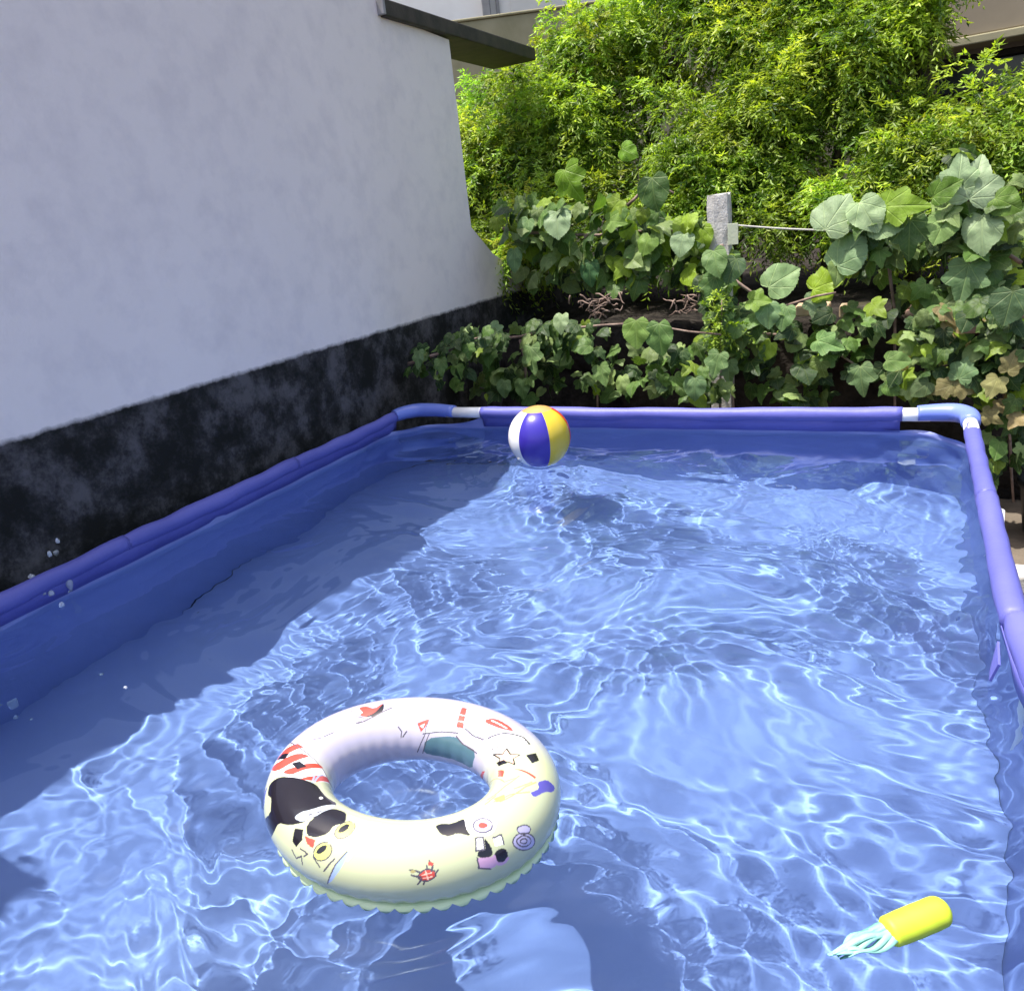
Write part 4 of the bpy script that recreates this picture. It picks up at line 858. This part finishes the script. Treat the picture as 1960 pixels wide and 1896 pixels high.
PALE, MID, DARK, LIME, DRY = (.22, .31, .12), (.10, .19, .045), (.03, .07, .02), (.24, .36, .03), (.34, .26, .14)
def vine(label, cat, Y, blobs, nleaf, sizes, seed, explicit=(), mix=(.3, .4, .25, .05), stems=(), group='broad leafed vines behind the pool', grp=True, dryp=0):
    g = random.Random(seed); acc = {'V': [], 'F': [], 'T': [], 'C': [], 'n': 0}
    c0 = at(blobs[0][0], blobs[0][1], Y)
    t = empty('climbing_vine', (c0.x, Y, 0), label, cat, group)
    tot = sum(b[2] * b[3] for b in blobs)
    for (bx, by, hw, hh) in blobs:
        for _ in range(max(1, round(nleaf * hw * hh / tot))):
            while True:
                u, v = g.uniform(-1, 1), g.uniform(-1, 1)
                if u * u + v * v < 1.1: break
            yy = Y + g.uniform(-.02, .22); p = at(bx + u * hw, by + v * hh, yy)
            r = g.random(); c = PALE if r < mix[0] else MID if r < mix[0] + mix[1] else DARK if r < mix[0] + mix[1] + mix[2] else LIME
            if g.random() < dryp: c = DRY
            nr = Vector((g.gauss(-.1, .5), g.gauss(-.75, .35), g.gauss(.55, .4)))
            tp = Vector((g.gauss(0, .6), -.25, g.gauss(-.8, .35)))
            add_leaf(acc, p, nr, tp, g.uniform(*sizes) * .78, 'grape' if g.random() < .6 else 'heart', np.array(c) * g.uniform(.55, 1.1) * [1, 1, .85], g, g.uniform(.1, .7))
    for (px, py, s, ang, kd, c, tilt) in explicit:      # leaves one can tell apart: tip angle in the picture plane, degrees clockwise from up
        a = math.radians(ang); p = at(px, py, Y - .04)
        tp = Vector((math.sin(a), -.15, math.cos(a))); add_leaf(acc, p - tp * s * .33, (g.uniform(-.35, .15), -1, tilt * .8), tp, s * .82, kd, np.array(c) * .72 * [.92, 1.04, .78], g, g.uniform(.15, .45))
    fastmesh('foliage', np.array([tuple(v) for v in acc['V']]), np.array(acc['F']), M['vine'], t, smooth=True, tint=np.clip(np.array(acc['T']), .004, .9), leafco=acc['C'])
    for st in stems:
        pts = [at(px, py, Y + .10 + .03 * math.sin(k * 2)) for k, (px, py) in enumerate(st)]
        if pts[-1].z < .95: pts[-1].z = max(pts[-1].z, .02)
        dense = []
        for i in range(len(pts) - 1):
            for u in (0, .33, .66):
                q = pts[i].lerp(pts[i + 1], u); q += Vector((g.uniform(-.012, .012), g.uniform(-.01, .01), g.uniform(-.012, .012))); dense.append(q)
        dense.append(pts[-1]); tube('stem', dense, [.009 - .005 * i / len(dense) for i in range(len(dense))], M['twig'], t, n=7)
    return t

E_ = 'heart'; G_ = 'grape'
vine('dense vine with big pale leaves hanging between the white wall and the concrete post', 'vine', 4.0,
     [(1010, 420, 70, 45), (1130, 440, 140, 60), (1290, 465, 110, 55), (1110, 520, 130, 25), (1240, 520, 90, 22), (1350, 490, 50, 60), (1388, 530, 25, 40)], 280, (.09, .15), 51,
     [(1068, 432, .17, 175, E_, (.42, .52, .36), .6), (1252, 372, .19, 170, E_, (.10, .17, .06), .2), (1095, 355, .22, 150, G_, (.20, .33, .02), .1), (1205, 292, .12, 120, E_, (.20, .36, .02), .3),
      (1128, 525, .15, 180, E_, (.10, .22, .10), .1), (1305, 470, .13, 190, E_, (.42, .52, .36), .5), (1345, 460, .15, 175, E_, (.28, .40, .03), .2), (1005, 440, .13, 200, E_, (.22, .34, .16), .5),
      (985, 500, .14, 178, E_, (.20, .32, .18), .3), (1180, 425, .14, 100, G_, (.24, .36, .08), .6), (1236, 470, .12, 200, E_, (.24, .36, .08), .5)],
     (.28, .38, .20, .14), stems=[[(960, 440), (1100, 450), (1250, 440), (1350, 445)], [(1200, 390), (1240, 350), (1290, 370)], [(1120, 450), (1140, 600), (1150, 900)]])
vine('low vine of pale lobed leaves drooping over the far rim behind the ball', 'vine', 3.5,
     [(860, 655, 70, 22), (810, 690, 35, 25), (900, 700, 60, 35), (1010, 660, 90, 50), (990, 735, 90, 25), (1120, 650, 80, 40), (1160, 720, 60, 35), (1300, 700, 90, 45), (1340, 740, 60, 20)], 250, (.07, .12), 52,
     [(880, 705, .12, 190, G_, (.17, .26, .10), .3), (1020, 690, .16, 170, G_, (.22, .32, .15), .3), (1218, 640, .15, 178, E_, (.26, .38, .10), .3),
      (1262, 650, .17, 178, E_, (.20, .32, .12), .1), (965, 745, .10, 185, E_, (.24, .34, .18), .3), (1000, 745, .11, 178, E_, (.20, .30, .12), .3), (1075, 620, .11, 180, E_, (.38, .46, .30), .7),
      (1155, 720, .12, 160, G_, (.22, .32, .13), .3), (1330, 745, .12, 180, E_, (.20, .30, .16), .3), (1370, 700, .13, 195, G_, (.2, .3, .14), .3), (945, 640, .12, 150, G_, (.24, .34, .20), .6)],
     (.30, .36, .30, .04), stems=[[(780, 690), (900, 660), (1050, 630), (1200, 620), (1380, 640)], [(1000, 650), (1010, 760), (1020, 1000)]])
vine('small dark leafed vine at the black wall foot by the far left pool corner', 'vine', 3.0,
     [(790, 700, 22, 16), (830, 680, 35, 25), (880, 655, 45, 28), (930, 640, 45, 25), (870, 720, 40, 20)], 70, (.055, .09), 58,
     [(800, 690, .10, 185, G_, (.24, .33, .19), .3), (845, 705, .09, 175, G_, (.16, .24, .09), .3)], (.12, .32, .54, .02),
     stems=[[(785, 700), (850, 670), (940, 640)]])
vine('vine of very large pale leaves climbing above the wire at the right', 'vine', 3.9,
     [(1740, 430, 110, 60), (1880, 420, 80, 60), (1830, 330, 50, 40), (1650, 470, 70, 60), (1900, 520, 60, 50), (1800, 560, 90, 30)], 150, (.10, .16), 53,
     [(1600, 402, .21, 28, E_, (.50, .58, .44), .5), (1662, 415, .18, 150, E_, (.46, .55, .38), .5), (1622, 475, .20, 30, E_, (.30, .42, .26), .5), (1497, 528, .19, 50, E_, (.34, .46, .26), .6),
      (1585, 540, .17, 65, G_, (.32, .44, .02), .6), (1838, 325, .19, 5, G_, (.42, .52, .36), .3), (1872, 335, .22, 15, G_, (.52, .60, .46), .4), (1812, 360, .14, 60, E_, (.14, .24, .03), .3),
      (1735, 395, .22, 95, G_, (.26, .38, .03), .5), (1740, 460, .20, 180, G_, (.10, .17, .06), .1), (1880, 450, .19, 175, E_, (.46, .55, .38), .4), (1845, 545, .20, 190, G_, (.20, .30, .16), .3),
      (1700, 430, .15, 100, E_, (.36, .46, .28), .6), (1560, 590, .14, 180, G_, (.26, .34, .22), .5), (1930, 390, .13, 120, E_, (.16, .26, .04), .4), (1800, 440, .15, 200, E_, (.30, .42, .16), .5)],
     (.30, .32, .28, .10), stems=[[(1960, 500), (1860, 470), (1750, 430), (1640, 450), (1600, 440)], [(1850, 480), (1850, 380), (1860, 300)], [(1700, 450), (1710, 600), (1720, 950)]])
vine('sparse vine of mid green leaves hanging below the concrete post', 'vine', 3.75,
     [(1400, 620, 60, 60), (1450, 600, 60, 35), (1560, 640, 80, 45), (1440, 680, 60, 40), (1590, 690, 60, 40), (1510, 740, 90, 30), (1380, 560, 40, 60), (1660, 610, 60, 30)], 170, (.08, .14), 54,
     [(1372, 505, .15, 165, E_, (.22, .33, .14), .5), (1362, 555, .14, 195, G_, (.14, .24, .08), .3), (1388, 610, .15, 170, G_, (.20, .30, .14), .4), (1372, 660, .13, 185, E_, (.14, .22, .08), .3), (1395, 715, .13, 175, G_, (.20, .28, .13), .3), (1400, 520, .14, 200, E_, (.08, .14, .07), .4), (1470, 605, .13, 175, E_, (.24, .36, .20), .4), (1500, 610, .13, 190, E_, (.22, .34, .16), .4), (1590, 660, .15, 110, G_, (.22, .36, .14), .6), (1650, 730, .16, 170, G_, (.16, .24, .12), .4),
      (1410, 630, .12, 200, E_, (.26, .38, .16), .4), (1560, 715, .13, 200, G_, (.18, .24, .06), .1), (1455, 575, .12, 95, G_, (.24, .36, .05), .8)],
     (.18, .34, .44, .04), stems=[[(1385, 470), (1390, 600), (1400, 700), (1410, 1000)], [(1385, 520), (1480, 590), (1600, 560)], [(1400, 640), (1520, 640), (1640, 700)]])
vine('ragged vine with dried tan leaves spilling past the right corner of the pool', 'vine', 3.55,
     [(1830, 700, 70, 60), (1920, 700, 50, 90), (1740, 720, 60, 35), (1930, 830, 40, 60), (1900, 900, 20, 25), (1780, 640, 60, 30), (1900, 600, 60, 30), (1800, 610, 60, 25)], 230, (.07, .12), 55,
     [(1845, 700, .13, 15, G_, (.22, .33, .18), .6), (1720, 690, .11, 90, E_, (.2, .3, .1), .6), (1800, 745, .10, 250, G_, DRY, .4), (1850, 745, .10, 100, G_, DRY, .4), (1940, 690, .11, 20, G_, DRY, .4),
      (1900, 745, .11, 200, G_, (.55, .46, .24), .3), (1930, 590, .15, 190, E_, (.10, .16, .09), .3), (1900, 800, .10, 120, G_, DRY, .4), (1760, 745, .10, 230, E_, (.15, .2, .1), .4)],
     (.14, .28, .46, .02), stems=[[(1960, 640), (1880, 690), (1800, 700), (1740, 740)], [(1900, 640), (1930, 780), (1940, 960)]], dryp=.07)
vine('small pale leafed vine growing beyond the large leaves at the far right edge', 'vine', 4.35,
     [(1910, 400, 50, 50), (1940, 480, 30, 60), (1890, 560, 60, 40), (1960, 420, 40, 80)], 80, (.07, .10), 56, mix=(.34, .40, .2, .06),
     stems=[[(1900, 380), (1930, 480), (1940, 600)]])

# small feathery seedling by the post foot
g = np.random.default_rng(77)
q = [at(x, y, 3.68) for x, y in ((1375, 590), (1385, 620), (1370, 650), (1395, 640), (1380, 575))]
t = empty('seedling', (q[0].x, 3.68, 0), 'small feathery seedling with tiny bright leaves below the concrete post', 'plant')
cen = np.repeat(np.array([tuple(p) for p in q]), 9, 0) + g.normal(0, .03, (45, 3)); bt = hedge_tint(g)
V, F, T = sprays(cen, g.normal(0, 1, (45, 3)) + [0, -.3, .6], g, .05, .10, 6, (.018, .03), bt)
fastmesh('foliage', V, F, M['hedge'], t, smooth=False, tint=T)
tube('stem', [(q[2].x, 3.70, .02), (q[2].x + .01, 3.70, .6), tuple(q[4] + Vector((0, .02, 0)))], [.008, .006, .003], M['twig'], t, n=7)

# dry twig tangles under the left vine
for k, (px, py, s) in enumerate(((1140, 585, .13), (1325, 585, .09))):
    g = random.Random(90 + k); c = at(px, py, 3.85)
    t = empty('dry_twigs', tuple(c), ('wider tangle of dry pinkish twigs under the left vine', 'narrow tangle of dry twigs just left of the post')[k], 'dry twigs', 'dry twig tangles')
    for i in range(26):
        a = c + Vector((g.uniform(-s, s), g.uniform(-.05, .05), g.uniform(-s * .5, s * .5))); b = a + Vector((g.uniform(-.10, .10), g.uniform(-.04, .04), g.uniform(-.06, .04))); md_ = a.lerp(b, .5) + Vector((g.uniform(-.01, .01), 0, g.uniform(-.02, .03)))
        tube('twig', [a, a.lerp(md_, .5) + Vector((0, 0, .005)), md_, md_.lerp(b, .5) + Vector((0, 0, -.004)), b], [.004, .0045, .004, .003, .0015], M['twig'], t, n=6)
